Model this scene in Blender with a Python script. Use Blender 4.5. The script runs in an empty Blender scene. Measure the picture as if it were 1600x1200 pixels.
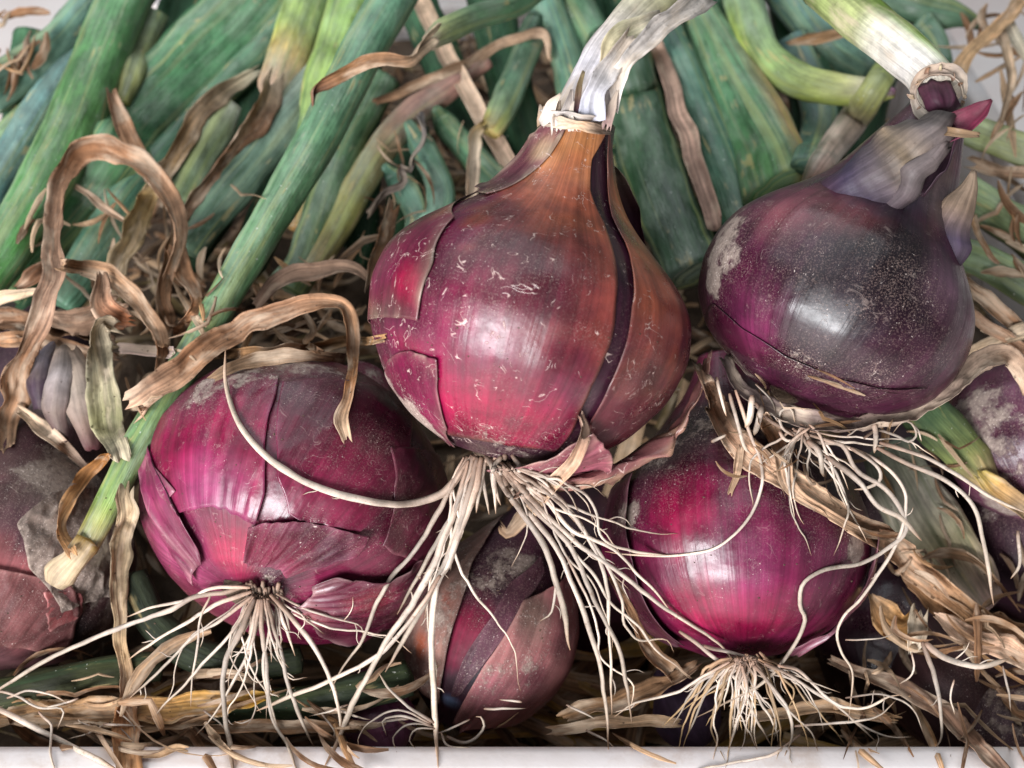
import bpy, math, random
import numpy as np
from mathutils import Vector
from mathutils.bvhtree import BVHTree

# ------------------------------------------------------------------ camera, world, light, exposure
scene = bpy.context.scene
COL = scene.collection
PITCH = math.radians(40.0)
CAM = np.array([0.0, 0.0, 0.44])
FPX = 1969.2                                   # focal length for a 1600 x 1200 picture
FWD = np.array([0.0, math.cos(PITCH), -math.sin(PITCH)])
UPV = np.array([0.0, math.sin(PITCH), math.cos(PITCH)])
RGT = np.array([1.0, 0.0, 0.0])

cam_data = bpy.data.cameras.new('camera')
cam_data.sensor_width = 36.0
cam_data.lens = 36.0 * FPX / 1600.0
cam_data.clip_start = 0.01
cam_data.clip_end = 50.0
cam_data.dof.use_dof = True
cam_data.dof.focus_distance = 0.312
cam_data.dof.aperture_fstop = 15.0
cam = bpy.data.objects.new('camera', cam_data)
cam.location = CAM
cam.rotation_euler = (math.pi / 2 - PITCH, 0, 0)
COL.objects.link(cam)
scene.camera = cam

world = bpy.data.worlds.new('World')
scene.world = world
world.use_nodes = True
bg = world.node_tree.nodes['Background']
bg.inputs[0].default_value = (0.86, 0.94, 1.0, 1)
bg.inputs[1].default_value = 0.13


def area(name, loc, target, sx, sy, power, col):
    d = bpy.data.lights.new(name, 'AREA')
    d.shape = 'RECTANGLE'; d.size = sx; d.size_y = sy
    d.energy = power; d.color = col
    o = bpy.data.objects.new(name, d)
    o.location = loc
    o.rotation_euler = (Vector(target) - Vector(loc)).to_track_quat('-Z', 'Y').to_euler()
    COL.objects.link(o)
    return o


# the tall window behind the photographer's left shoulder, and the pale ceiling above it
area('window_light', (-0.72, -1.15, 0.60), (0.02, 0.26, 0.2), 1.05, 0.62, 52.0, (0.97, 0.98, 1.0))
area('ceiling_light', (-0.3, 0.65, 1.9), (0.0, 0.35, 0.2), 2.4, 2.0, 22.0, (0.90, 0.96, 1.0))

scene.view_settings.view_transform = 'Standard'
scene.view_settings.look = 'None'
scene.view_settings.exposure = 0.42
scene.view_settings.gamma = 1.0
scene.render.engine = 'CYCLES'
scene.cycles.use_denoising = True
scene.cycles.max_bounces = 6

# ------------------------------------------------------------------ small helpers


def lin(c):
    c = np.asarray(c, float) / 255.0
    return np.where(c <= 0.04045, c / 12.92, ((c + 0.055) / 1.055) ** 2.4)


def at(px, py, d):
    """a point that lies d metres in front of the camera plane, seen at that place of the photograph"""
    return CAM + RGT * ((px - 800.0) / FPX * d) + UPV * ((600.0 - py) / FPX * d) + FWD * d


def ray(px, py):
    v = RGT * ((px - 800.0) / FPX) + UPV * ((600.0 - py) / FPX) + FWD
    return v / np.linalg.norm(v), 1.0 / np.linalg.norm(v)


def _hash(ix, iy, iz, seed):
    n = (ix * 374761393 + iy * 668265263 + iz * 2147483647 + seed * 974634) & 0xffffffff
    n = ((n ^ (n >> 13)) * 1274126177) & 0xffffffff
    n = ((n ^ (n >> 16)) * 2246822519) & 0xffffffff
    return ((n ^ (n >> 15)) & 0xffffff) / float(0xffffff)


def vnoise(P, seed=0):
    P = np.asarray(P, float)
    I = np.floor(P).astype(np.int64)
    f = P - I
    f = f * f * (3 - 2 * f)
    out = 0
    for dx in (0, 1):
        for dy in (0, 1):
            for dz in (0, 1):
                w = (f[..., 0] if dx else 1 - f[..., 0]) * (f[..., 1] if dy else 1 - f[..., 1]) * (f[..., 2] if dz else 1 - f[..., 2])
                out = out + w * _hash(I[..., 0] + dx, I[..., 1] + dy, I[..., 2] + dz, seed)
    return out


def fbm(P, seed=0, o=3):
    a, s, t = 0.5, 0.0, 0.0
    P = np.asarray(P, float)
    for k in range(o):
        s = s + a * vnoise(P * (2 ** k), seed + 17 * k); t += a; a *= 0.5
    return s / t


def n1(x, seed):
    x = np.asarray(x, float)
    return vnoise(np.stack([x, np.full_like(x, 0.37), np.full_like(x, 0.61)], -1), seed) * 2 - 1


def stops(t, S):
    """interpolate [(t, value or colour)]"""
    xs = [s[0] for s in S]
    v = np.array([s[1] for s in S], float)
    t = np.asarray(t, float)
    if v.ndim == 1:
        return np.interp(t, xs, v)
    return np.stack([np.interp(t, xs, v[:, k]) for k in range(v.shape[1])], -1)


def crom(pts, n):
    """Catmull-Rom through the points, n samples evenly spread along its length"""
    P = np.asarray(pts, float)
    if len(P) == 2:
        t = np.linspace(0, 1, n)[:, None]
        return P[0] * (1 - t) + P[1] * t
    Q = np.vstack([2 * P[0] - P[1], P, 2 * P[-1] - P[-2]])
    out = []
    for i in range(len(P) - 1):
        p0, p1, p2, p3 = Q[i:i + 4]
        t = np.linspace(0, 1, 24, endpoint=False)[:, None]
        out.append(0.5 * ((2 * p1) + (p2 - p0) * t + (2 * p0 - 5 * p1 + 4 * p2 - p3) * t ** 2 + (3 * p1 - p0 - 3 * p2 + p3) * t ** 3))
    out = np.vstack(out + [P[-1:]])
    seg = np.linalg.norm(np.diff(out[:, :2], axis=0), axis=1)
    L = np.concatenate([[0], np.cumsum(seg)])
    u = np.linspace(0, L[-1], n)
    return np.stack([np.interp(u, L, out[:, k]) for k in range(out.shape[1])], -1)


BV = {'bulb': [], 'leaf': [], 'dry': [], 'crate': []}


def add_bvh(kind, V, F):
    V = np.asarray(V)
    BV[kind].append((BVHTree.FromPolygons([tuple(v) for v in V], [tuple(f) for f in F]), V.min(0), V.max(0)))


def hit_depth(px, py, kinds):
    r, k = ray(px, py)
    rv, o = Vector(r), Vector(CAM)
    best = 9.0
    for kd in kinds:
        for tr, lo, hi in BV[kd]:
            h = tr.ray_cast(o, rv)
            if h[0] is not None and h[3] * k < best:
                best = h[3] * k
    return best


def resolve(pts, n, rad_px, clear=(), across=None, smooth=3, gap=0.0):
    """pts (px, py, depth) -> n world points; pushed towards the viewer until clear of what they lie on"""
    C = crom(pts, n)
    if clear:
        rr = np.broadcast_to(np.asarray(rad_px, float), (n,))
        lim = np.full(n, 9.0)
        for i in range(n):
            h = hit_depth(C[i, 0], C[i, 1], clear)
            if across is not None:
                k0, k1 = C[max(i - 1, 0), :2], C[min(i + 1, n - 1), :2]
                q = (k1 - k0)[::-1] * (1, -1) / (np.linalg.norm(k1 - k0) + 1e-9) * across[i]
                h = min(h, hit_depth(C[i, 0] + q[0], C[i, 1] + q[1], clear), hit_depth(C[i, 0] - q[0], C[i, 1] - q[1], clear))
            if h < 8:
                lim[i] = h - rr[i] * h / FPX - gap
        d = np.minimum(C[:, 2], lim)
        for _ in range(smooth):
            e = np.pad(d, 1, mode='edge')
            d = np.minimum(d, 0.25 * e[:-2] + 0.5 * d + 0.25 * e[2:])
        for _ in range(2):
            e = np.pad(d, 1, mode='edge')
            d = 0.25 * e[:-2] + 0.5 * d + 0.25 * e[2:]
        C[:, 2] = np.minimum(d, lim)
    return np.array([at(*c) for c in C]), C[:, 2]


def frames(C):
    T = np.gradient(C, axis=0)
    T /= np.linalg.norm(T, axis=1)[:, None] + 1e-12
    Vv = CAM - C
    N = Vv - (Vv * T).sum(1)[:, None] * T
    N /= np.linalg.norm(N, axis=1)[:, None] + 1e-12
    W = np.cross(T, N)
    return T, N, W


def grid_faces(a, b, wrap=False, off=0):
    i = np.arange(a - 1)[:, None]
    m = b if wrap else b - 1
    j = np.arange(m)[None, :]
    j2 = (j + 1) % b
    q = np.stack(np.broadcast_arrays(i * b + j, i * b + j2, (i + 1) * b + j2, (i + 1) * b + j), -1) + off
    return q.reshape(-1, 4)


def mesh_obj(name, V, F, mat, parent=None, tone=None, st=None, extra=None, smooth=True):
    V = np.asarray(V, float)
    base = np.array(parent['_o']) if parent is not None else V.mean(0)
    me = bpy.data.meshes.new(name)
    me.from_pydata([tuple(v) for v in (V - base)], [], [tuple(int(k) for k in f) for f in F])
    if tone is not None:
        a = me.attributes.new('tone', 'FLOAT_COLOR', 'POINT')
        t = np.ones((len(V), 4)); t[:, :3] = np.clip(tone, 0, 1)
        a.data.foreach_set('color', t.ravel())
    if st is not None:
        a = me.attributes.new('st', 'FLOAT_VECTOR', 'POINT')
        a.data.foreach_set('vector', np.asarray(st, float).ravel())
    for k, v in (extra or {}).items():
        a = me.attributes.new(k, 'FLOAT', 'POINT')
        a.data.foreach_set('value', np.asarray(v, float).ravel())
    if smooth:
        me.polygons.foreach_set('use_smooth', [True] * len(me.polygons))
    me.materials.append(mat)
    me.update()
    o = bpy.data.objects.new(name, me)
    COL.objects.link(o)
    if parent is not None:
        o.parent = parent
    else:
        o.location = base
        o['_o'] = tuple(base)
    return o


def thing(name, label, cat, loc, group=None):
    o = bpy.data.objects.new(name, None)
    o.empty_display_size = 0.01
    o.location = loc
    o['_o'] = tuple(float(x) for x in loc)
    COL.objects.link(o)
    return tag(o, label, cat, group)


def tag(o, label, cat, group=None):
    o['label'] = label; o['category'] = cat
    if group:
        o['group'] = group
    return o


# ------------------------------------------------------------------ materials
class NT:
    def __init__(s, name):
        s.m = bpy.data.materials.new(name); s.m.use_nodes = True
        s.t = s.m.node_tree; s.b = s.t.nodes['Principled BSDF']; s.out = s.t.nodes['Material Output']

    def n(s, kind, **kw):
        nd = s.t.nodes.new(kind)
        for k, v in kw.items():
            setattr(nd, k, v)
        return nd

    def l(s, a, b):
        s.t.links.new(a, b)

    def val(s, sock, v):
        if hasattr(v, 'links') or hasattr(v, 'is_linked'):
            s.l(v, sock)
        else:
            sock.default_value = v

    def attr(s, name, out='Vector'):
        return s.n('ShaderNodeAttribute', attribute_name=name).outputs[out]

    def vmul(s, v, xyz):
        m = s.n('ShaderNodeVectorMath', operation='MULTIPLY'); s.l(v, m.inputs[0]); m.inputs[1].default_value = xyz
        return m.outputs[0]

    def noise(s, v, scale, detail=3.0, rough=0.55, dist=0.0):
        m = s.n('ShaderNodeTexNoise'); s.l(v, m.inputs['Vector'])
        m.inputs['Scale'].default_value = scale; m.inputs['Detail'].default_value = detail
        m.inputs['Roughness'].default_value = rough; m.inputs['Distortion'].default_value = dist
        return m.outputs['Fac']

    def ramp(s, f, a, b, lo=0.0, hi=1.0):
        m = s.n('ShaderNodeMapRange', interpolation_type='SMOOTHSTEP'); s.val(m.inputs[0], f)
        for k, v in zip((1, 2, 3, 4), (a, b, lo, hi)):
            s.val(m.inputs[k], v)
        return m.outputs[0]

    def math(s, op, a, b=0.0, c=None):
        m = s.n('ShaderNodeMath', operation=op); s.val(m.inputs[0], a); s.val(m.inputs[1], b)
        if c is not None:
            s.val(m.inputs[2], c)
        return m.outputs[0]

    def mix(s, f, a, b, mode='MIX'):
        m = s.n('ShaderNodeMix', data_type='RGBA', blend_type=mode); s.val(m.inputs['Factor'], f)
        for k, v in ((6, a), (7, b)):
            s.val(m.inputs[k], (*[float(x) for x in v[:3]], 1.0) if isinstance(v, (tuple, list, np.ndarray)) else v)
        return m.outputs[2]

    def bump(s, h, strength, dist, prev=None):
        m = s.n('ShaderNodeBump'); m.inputs['Strength'].default_value = strength; m.inputs['Distance'].default_value = dist
        s.l(h, m.inputs['Height'])
        if prev is not None:
            s.l(prev, m.inputs['Normal'])
        return m.outputs[0]

    def obj(s):
        return s.n('ShaderNodeTexCoord').outputs['Object']


def mat_skin(name, rough=0.32, spec=0.46, dust=1.0, val=0.54, hue=0.500):
    s = NT(name)
    tone = s.attr('tone', 'Color'); st = s.attr('st'); dirt = s.attr('dirt', 'Fac'); P = s.obj()
    streak = s.noise(s.vmul(st, (420, 9, 3)), 1.0, 4, 0.6)
    streak2 = s.noise(s.vmul(st, (1500, 35, 3)), 1.0, 2, 0.5)
    mott = s.noise(P, 70, 4, 0.6)
    f = s.math('MULTIPLY', s.ramp(streak, 0.3, 0.72, 0.74, 1.18), s.ramp(streak2, 0.25, 0.75, 0.86, 1.10))
    f = s.math('MULTIPLY', f, s.ramp(mott, 0.3, 0.7, 0.55, 1.25))
    c = s.mix(1.0, tone, f, 'MULTIPLY')
    # dry grey soil, broken up
    dn = s.noise(P, 420, 6, 0.72)
    dl = s.noise(P, 95, 4, 0.6)
    dmix = s.math('ADD', s.math('MULTIPLY', dn, 0.42), s.math('MULTIPLY', dl, 0.58))
    th = s.math('SUBTRACT', 0.83, s.math('MULTIPLY', dirt, 0.66))
    dm = s.ramp(dmix, th, s.math('ADD', th, 0.12), 0.0, 0.82)
    # fine dust specks everywhere, denser where there is soil
    sp = s.noise(P, 1700, 3, 0.65)
    sth = s.math('SUBTRACT', 0.722 + 0.03 * (1 - dust), s.math('MULTIPLY', dirt, 0.13))
    sth = s.math('ADD', sth, s.ramp(dl, 0.35, 0.65, 0.03, -0.045))
    sm = s.ramp(sp, sth, s.math('ADD', sth, 0.045), 0.0, 0.75)
    # curly pale scratches
    sc = s.noise(P, 150, 2.5, 0.6, 1.2)
    band = s.ramp(s.math('ABSOLUTE', s.math('SUBTRACT', sc, 0.5)), 0.0, 0.014, 1.0, 0.0)
    sel = s.ramp(s.noise(P, 210, 2, 0.5), 0.52, 0.60)
    scm = s.math('MULTIPLY', s.math('MULTIPLY', band, sel), s.attr('scratch', 'Fac'))
    haze = s.ramp(s.noise(P, 38, 5, 0.62), 0.50, 0.82, 0.0, 0.12)
    c = s.mix(haze, c, lin((120, 84, 84)))
    dcol = s.mix(s.noise(P, 900, 3, 0.6), lin((78, 64, 56)), lin((182, 164, 152)))
    gr = s.noise(P, 2600, 2, 0.6)
    gd = s.math('MULTIPLY', s.ramp(gr, 0.50, 0.66), s.math('MINIMUM', s.math('MULTIPLY_ADD', dirt, 0.75, s.ramp(dl, 0.48, 0.72, 0.0, 0.22)), 0.5))
    hs = s.n('ShaderNodeHueSaturation'); hs.inputs['Saturation'].default_value = 1.0; hs.inputs['Value'].default_value = val; hs.inputs['Hue'].default_value = hue
    s.l(c, hs.inputs['Color']); c = hs.outputs[0]
    c = s.mix(gd, c, lin((140, 118, 110)))
    c = s.mix(dm, c, dcol)
    c = s.mix(sm, c, lin((205, 188, 180)))
    c = s.mix(s.math('MULTIPLY', scm, 0.55), c, lin((214, 190, 180)))
    s.l(c, s.b.inputs['Base Color'])
    rg = s.ramp(s.noise(P, 130, 4, 0.6), 0.3, 0.75, rough - 0.08, rough + 0.16)
    rg = s.math('ADD', rg, s.math('MULTIPLY', dm, 0.45)); rg = s.math('ADD', rg, s.math('MULTIPLY', sm, 0.25))
    s.l(rg, s.b.inputs['Roughness'])
    s.b.inputs['Specular IOR Level'].default_value = spec
    if 'Coat Weight' in s.b.inputs:
        s.b.inputs['Coat Weight'].default_value = 0.0
    h = s.bump(streak, 0.25, 0.0006)
    h = s.bump(s.noise(P, 160, 3, 0.55), 0.22, 0.0009, h)
    h = s.bump(dm, 0.55, 0.0005, h)
    h = s.bump(s.math('ADD', sm, scm), 0.4, 0.0002, h)
    s.l(h, s.b.inputs['Normal'])
    return s.m


def mat_leaf(name, wax=1.0):
    s = NT(name)
    tone = s.attr('tone', 'Color'); st = s.attr('st'); P = s.obj()
    vein = s.noise(s.vmul(st, (1300, 22, 9)), 1.0, 3, 0.6)
    mott = s.noise(s.vmul(st, (160, 70, 9)), 1.0, 4, 0.62)
    f = s.math('MULTIPLY', s.ramp(vein, 0.28, 0.74, 0.70, 1.20), s.ramp(mott, 0.28, 0.75, 0.52, 1.32))
    c = s.mix(1.0, tone, f, 'MULTIPLY')
    bloom = s.ramp(s.noise(s.vmul(st, (120, 46, 5)), 1.0, 5, 0.65), 0.40, 0.74, 0.0, 0.42 * wax)
    c = s.mix(bloom, c, lin((158, 178, 158)))
    lng = s.ramp(s.noise(s.vmul(st, (330, 7, 4)), 1.0, 3, 0.6), 0.50, 0.72, 0.0, 0.5 * wax)
    c = s.mix(lng, c, lin((150, 176, 92)))
    dk = s.ramp(s.noise(s.vmul(st, (260, 11, 6)), 1.0, 3, 0.6), 0.52, 0.74, 0.0, 0.55)
    c = s.mix(dk, c, lin((34, 74, 46)))
    yel = s.math('MULTIPLY', s.ramp(s.noise(s.vmul(st, (240, 40, 2)), 1.0, 3, 0.6), 0.58, 0.68), s.ramp(s.noise(s.vmul(st, (150, 110, 2)), 1.0, 3, 0.6), 0.46, 0.58))
    c = s.mix(s.math('MULTIPLY', yel, 0.55), c, lin((186, 178, 104)))
    spk = s.ramp(s.noise(P, 900, 2, 0.5), 0.715, 0.76, 0.0, 0.6)
    c = s.mix(spk, c, lin((206, 210, 200)))
    drk = s.ramp(s.noise(P, 520, 3, 0.6), 0.70, 0.76, 0.0, 0.45)
    c = s.mix(drk, c, lin((60, 56, 36)))
    hs = s.n('ShaderNodeHueSaturation'); hs.inputs['Saturation'].default_value = 0.92; hs.inputs['Value'].default_value = 0.88; hs.inputs['Hue'].default_value = 0.460 if wax > .5 else .455
    s.l(c, hs.inputs['Color']); c = hs.outputs[0]
    s.l(c, s.b.inputs['Base Color'])
    s.l(s.ramp(mott, 0.3, 0.7, 0.34, 0.56) if wax > .5 else s.ramp(mott, 0.3, 0.7, 0.6, 0.8), s.b.inputs['Roughness'])
    s.b.inputs['Specular IOR Level'].default_value = 0.5 if wax > .5 else 0.2
    h = s.bump(vein, 0.4, 0.0006)
    h = s.bump(mott, 0.5, 0.0016, h)
    s.l(h, s.b.inputs['Normal'])
    return s.m


def mat_dry(name, fine=1900.0, trans=0.3, rough=0.72, con=1.0, palef=0.55, val=1.10):
    s = NT(name)
    tone = s.attr('tone', 'Color'); st = s.attr('st'); P = s.obj()
    fib = s.noise(s.vmul(st, (fine, 34, 7)), 1.0, 4, 0.62)
    fib2 = s.noise(s.vmul(st, (fine * 0.3, 16, 7)), 1.0, 3, 0.6)
    mott = s.noise(P, 120, 4, 0.65)
    f = s.math('MULTIPLY', s.ramp(fib, 0.28, 0.74, 1 - .45 * con, 1 + .32 * con), s.ramp(fib2, 0.3, 0.72, 1 - .38 * con, 1 + .3 * con))
    f = s.math('MULTIPLY', f, s.ramp(mott, 0.28, 0.72, 0.66, 1.22))
    c = s.mix(1.0, tone, f, 'MULTIPLY')
    pale = s.ramp(s.noise(s.vmul(st, (260, 60, 3)), 1.0, 4, 0.6), 0.46, 0.70, 0.0, palef)
    c = s.mix(pale, c, lin((222, 200, 176)))
    drk = s.ramp(s.noise(P, 430, 4, 0.65), 0.62, 0.74, 0.0, 0.55 * con)
    c = s.mix(drk, c, lin((62, 44, 32)))
    hs = s.n('ShaderNodeHueSaturation'); hs.inputs['Saturation'].default_value = 1.0; hs.inputs['Value'].default_value = val
    s.l(c, hs.inputs['Color']); c = hs.outputs[0]
    s.l(c, s.b.inputs['Base Color'])
    s.b.inputs['Roughness'].default_value = rough
    s.b.inputs['Specular IOR Level'].default_value = 0.28
    h = s.bump(fib2, 0.55 * con, 0.0009)
    h = s.bump(fib, 0.45, 0.0004, h)
    h = s.bump(mott, 0.3, 0.0010, h)
    s.l(h, s.b.inputs['Normal'])
    if trans > 0:
        tr = s.n('ShaderNodeBsdfTranslucent'); s.l(c, tr.inputs[0]); s.l(h, tr.inputs['Normal'])
        mx = s.n('ShaderNodeMixShader'); mx.inputs[0].default_value = trans
        s.l(s.b.outputs[0], mx.inputs[1]); s.l(tr.outputs[0], mx.inputs[2]); s.l(mx.outputs[0], s.out.inputs[0])
    return s.m


def mat_root(name):
    s = NT(name)
    tone = s.attr('tone', 'Color'); st = s.attr('st'); P = s.obj()
    a = s.noise(s.vmul(st, (900, 60, 5)), 1.0, 4, 0.6)
    b = s.noise(s.vmul(st, (40, 160, 5)), 1.0, 4, 0.65)
    f = s.math('MULTIPLY', s.ramp(a, 0.28, 0.74, 0.72, 1.16), s.ramp(b, 0.3, 0.7, 0.74, 1.16))
    c = s.mix(1.0, tone, f, 'MULTIPLY')
    d = s.ramp(s.noise(P, 520, 4, 0.66), 0.57, 0.72, 0.0, 0.55)
    c = s.mix(d, c, lin((98, 74, 56)))
    s.l(c, s.b.inputs['Base Color'])
    s.b.inputs['Roughness'].default_value = 0.62
    s.b.inputs['Specular IOR Level'].default_value = 0.3
    s.b.inputs['Subsurface Weight'].default_value = 0.12
    s.b.inputs['Subsurface Radius'].default_value = (0.002, 0.0012, 0.0008)
    h = s.bump(a, 0.35, 0.0003); h = s.bump(b, 0.3, 0.0004, h)
    s.l(h, s.b.inputs['Normal'])
    return s.m


def mat_plastic(name):
    s = NT(name)
    P = s.obj()
    a = s.noise(P, 26, 5, 0.6)
    c = s.mix(s.ramp(a, 0.35, 0.75), lin((206, 199, 198)), lin((190, 178, 172)))
    d = s.math('MULTIPLY', s.ramp(s.noise(P, 45, 6, 0.7), 0.48, 0.70), 0.6)
    c = s.mix(d, c, lin((170, 148, 132)))
    sp = s.ramp(s.noise(P, 700, 3, 0.6), 0.71, 0.76, 0.0, 0.2)
    c = s.mix(sp, c, lin((96, 76, 62)))
    s.l(c, s.b.inputs['Base Color'])
    s.b.inputs['Roughness'].default_value = 0.42
    s.l(s.bump(s.noise(P, 240, 4, 0.6), 0.18, 0.0006), s.b.inputs['Normal'])
    return s.m


def mat_floor(name):
    s = NT(name)
    P = s.obj()
    c = s.mix(s.ramp(s.noise(P, 7, 5, 0.6), 0.3, 0.7), lin((226, 206, 200)), lin((236, 226, 222)))
    c = s.mix(s.ramp(s.noise(P, 60, 5, 0.7), 0.58, 0.8, 0.0, 0.4), c, lin((196, 168, 156)))
    s.l(c, s.b.inputs['Base Color'])
    s.b.inputs['Roughness'].default_value = 0.5
    return s.m


def mat_soil(name):
    s = NT(name)
    P = s.obj()
    c = s.mix(s.noise(P, 160, 5, 0.7), lin((40, 30, 24)), lin((104, 84, 66)))
    s.l(c, s.b.inputs['Base Color'])
    s.b.inputs['Roughness'].default_value = 0.95
    s.l(s.bump(s.noise(P, 300, 5, 0.7), 0.8, 0.002), s.b.inputs['Normal'])
    return s.m


M_SKIN = mat_skin('onion_skin')
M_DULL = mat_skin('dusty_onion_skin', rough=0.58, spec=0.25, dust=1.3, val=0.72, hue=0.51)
M_LEAF = mat_leaf('green_leaf')
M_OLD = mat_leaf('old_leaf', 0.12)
M_DRY = mat_dry('dry_leaf')
M_PAPER = mat_dry('papery_sheath', fine=1300, trans=0.2, rough=0.62, con=0.62, val=1.0)
M_SMOOTH = mat_dry('thin_sheath', fine=900, trans=0.15, rough=0.6, con=0.4, palef=0.15, val=0.74)
M_SLATE = mat_dry('dark_sheath', fine=1300, trans=0.08, rough=0.55, con=0.6, palef=0.03, val=0.58)
M_ROOT = mat_root('root_fibre')
M_PLASTIC = mat_plastic('white_plastic')
M_FLOOR = mat_floor('pale_floor')
M_SOIL = mat_soil('soil')
M_CRUMB = mat_soil('soil_crumb')

# ------------------------------------------------------------------ shape builders


def sheet(P, N, th):
    """closed thin sheet from a grid of points and normals -> verts, faces"""
    a, b = P.shape[:2]
    V = np.vstack([P.reshape(-1, 3), (P - N * th).reshape(-1, 3)])
    F = grid_faces(a, b).tolist()
    n = a * b
    F += [[q[3] + n, q[2] + n, q[1] + n, q[0] + n] for q in grid_faces(a, b).tolist()]
    idx = np.arange(n).reshape(a, b)
    loop = np.concatenate([idx[0, :], idx[1:, -1], idx[-1, -2::-1], idx[-2:0:-1, 0]])
    m = len(loop)
    for i in range(m):
        p, q = int(loop[i]), int(loop[(i + 1) % m])
        F.append([q, p, p + n, q + n])
    return V, F


def ribbon(name, pts, width, twist=0, curl=0.18, tone=((0, (150, 110, 80)), (1, (150, 110, 80))), seed=1, parent=None, mat=None,
           clear=('bulb', 'leaf', 'dry'), kind='dry', n=None, wob=0.75, ridge=0.05, th=0.00013, m=11, ragged=1.0, smooth=4, gap=0.0004):
    P0 = np.asarray(pts, float)
    Lpx = np.linalg.norm(np.diff(P0[:, :2], axis=0), axis=1).sum()
    n = n or int(np.clip(Lpx / 7, 14, 90))
    t = np.linspace(0, 1, n)
    w = np.full(n, float(width)) if np.isscalar(width) else stops(t, width)
    tw = np.radians(np.full(n, float(twist)) if np.isscalar(twist) else stops(t, twist))
    Cw, d = resolve(P0, n, np.abs(np.sin(tw)) * w * 0.4 + abs(curl) * w * 0.3, clear, w * 0.42 * np.abs(np.cos(tw)), smooth, gap)
    T, N0, W0 = frames(Cw)
    tw = tw + 0.38 * n1(t * Lpx / 60, seed + 3)
    W = np.cos(tw)[:, None] * W0 + np.sin(tw)[:, None] * N0
    N = -np.sin(tw)[:, None] * W0 + np.cos(tw)[:, None] * N0
    j = np.linspace(-1, 1, m)
    wm = w * d / FPX
    ww = wm[:, None] * (1 + wob * vnoise(np.stack(np.broadcast_arrays(t[:, None] * Lpx / 25, np.sign(j)[None, :] * 3.3, seed * 1.7), -1), seed) - wob / 2)
    cv = curl * (1 + 0.7 * n1(t * Lpx / 55, seed + 9))[:, None]
    q = np.stack(np.broadcast_arrays(t[:, None] * Lpx / 16, j[None, :] * 2.6, seed * 0.7), -1)
    rid = (vnoise(q, seed + 5) - 0.5) * 2 + 0.5 * (vnoise(q * (2.7, 1.9, 1), seed + 6) - 0.5) * 2
    bend = wm * 0.22 * n1(t * Lpx / 40, seed + 21)
    P = Cw[:, None, :] + W[:, None, :] * (j[None, :, None] * ww[:, :, None] / 2) + N[:, None, :] * ((cv * (j[None, :] ** 2 - 0.3) + ridge * rid) * wm[:, None])[:, :, None] + W[:, None, :] * bend[:, None, None]
    # ragged ends
    rg = ragged if isinstance(ragged, (tuple, list)) else (ragged, ragged)
    for e, sg, ragged in ((0, -1, rg[0]), (n - 1, 1, rg[1])):
        k = vnoise(np.stack([j * 3.1, np.full(m, seed * 1.3), np.full(m, e * 1.0)], -1), seed + 7)
        P[e] += T[e][None, :] * (sg * ragged * wm[e] * (k - 0.4) * 1.3)[:, None]
    V, F = sheet(P, np.broadcast_to(N[:, None, :], P.shape), th)
    tc = stops(t, [(a, lin(c)) for a, c in tone])
    tc = tc * (0.86 + 0.28 * fbm(np.stack([t * Lpx / 30, t * 0, t * 0 + seed], -1), seed)[:, None])
    tv = np.repeat(tc, m, 0)
    L = np.concatenate([[0], np.cumsum(np.linalg.norm(np.diff(Cw, axis=0), axis=1))])
    st = np.stack(np.broadcast_arrays(j[None, :] * wm.mean() / 2 + seed * 0.013, L[:, None], seed * 0.37), -1).reshape(-1, 3)
    o = mesh_obj(name, V, F, mat or M_DRY, parent, np.vstack([tv, tv * 0.8]), np.vstack([st, st]))
    if kind:
        add_bvh(kind, V, F)
    return o


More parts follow.
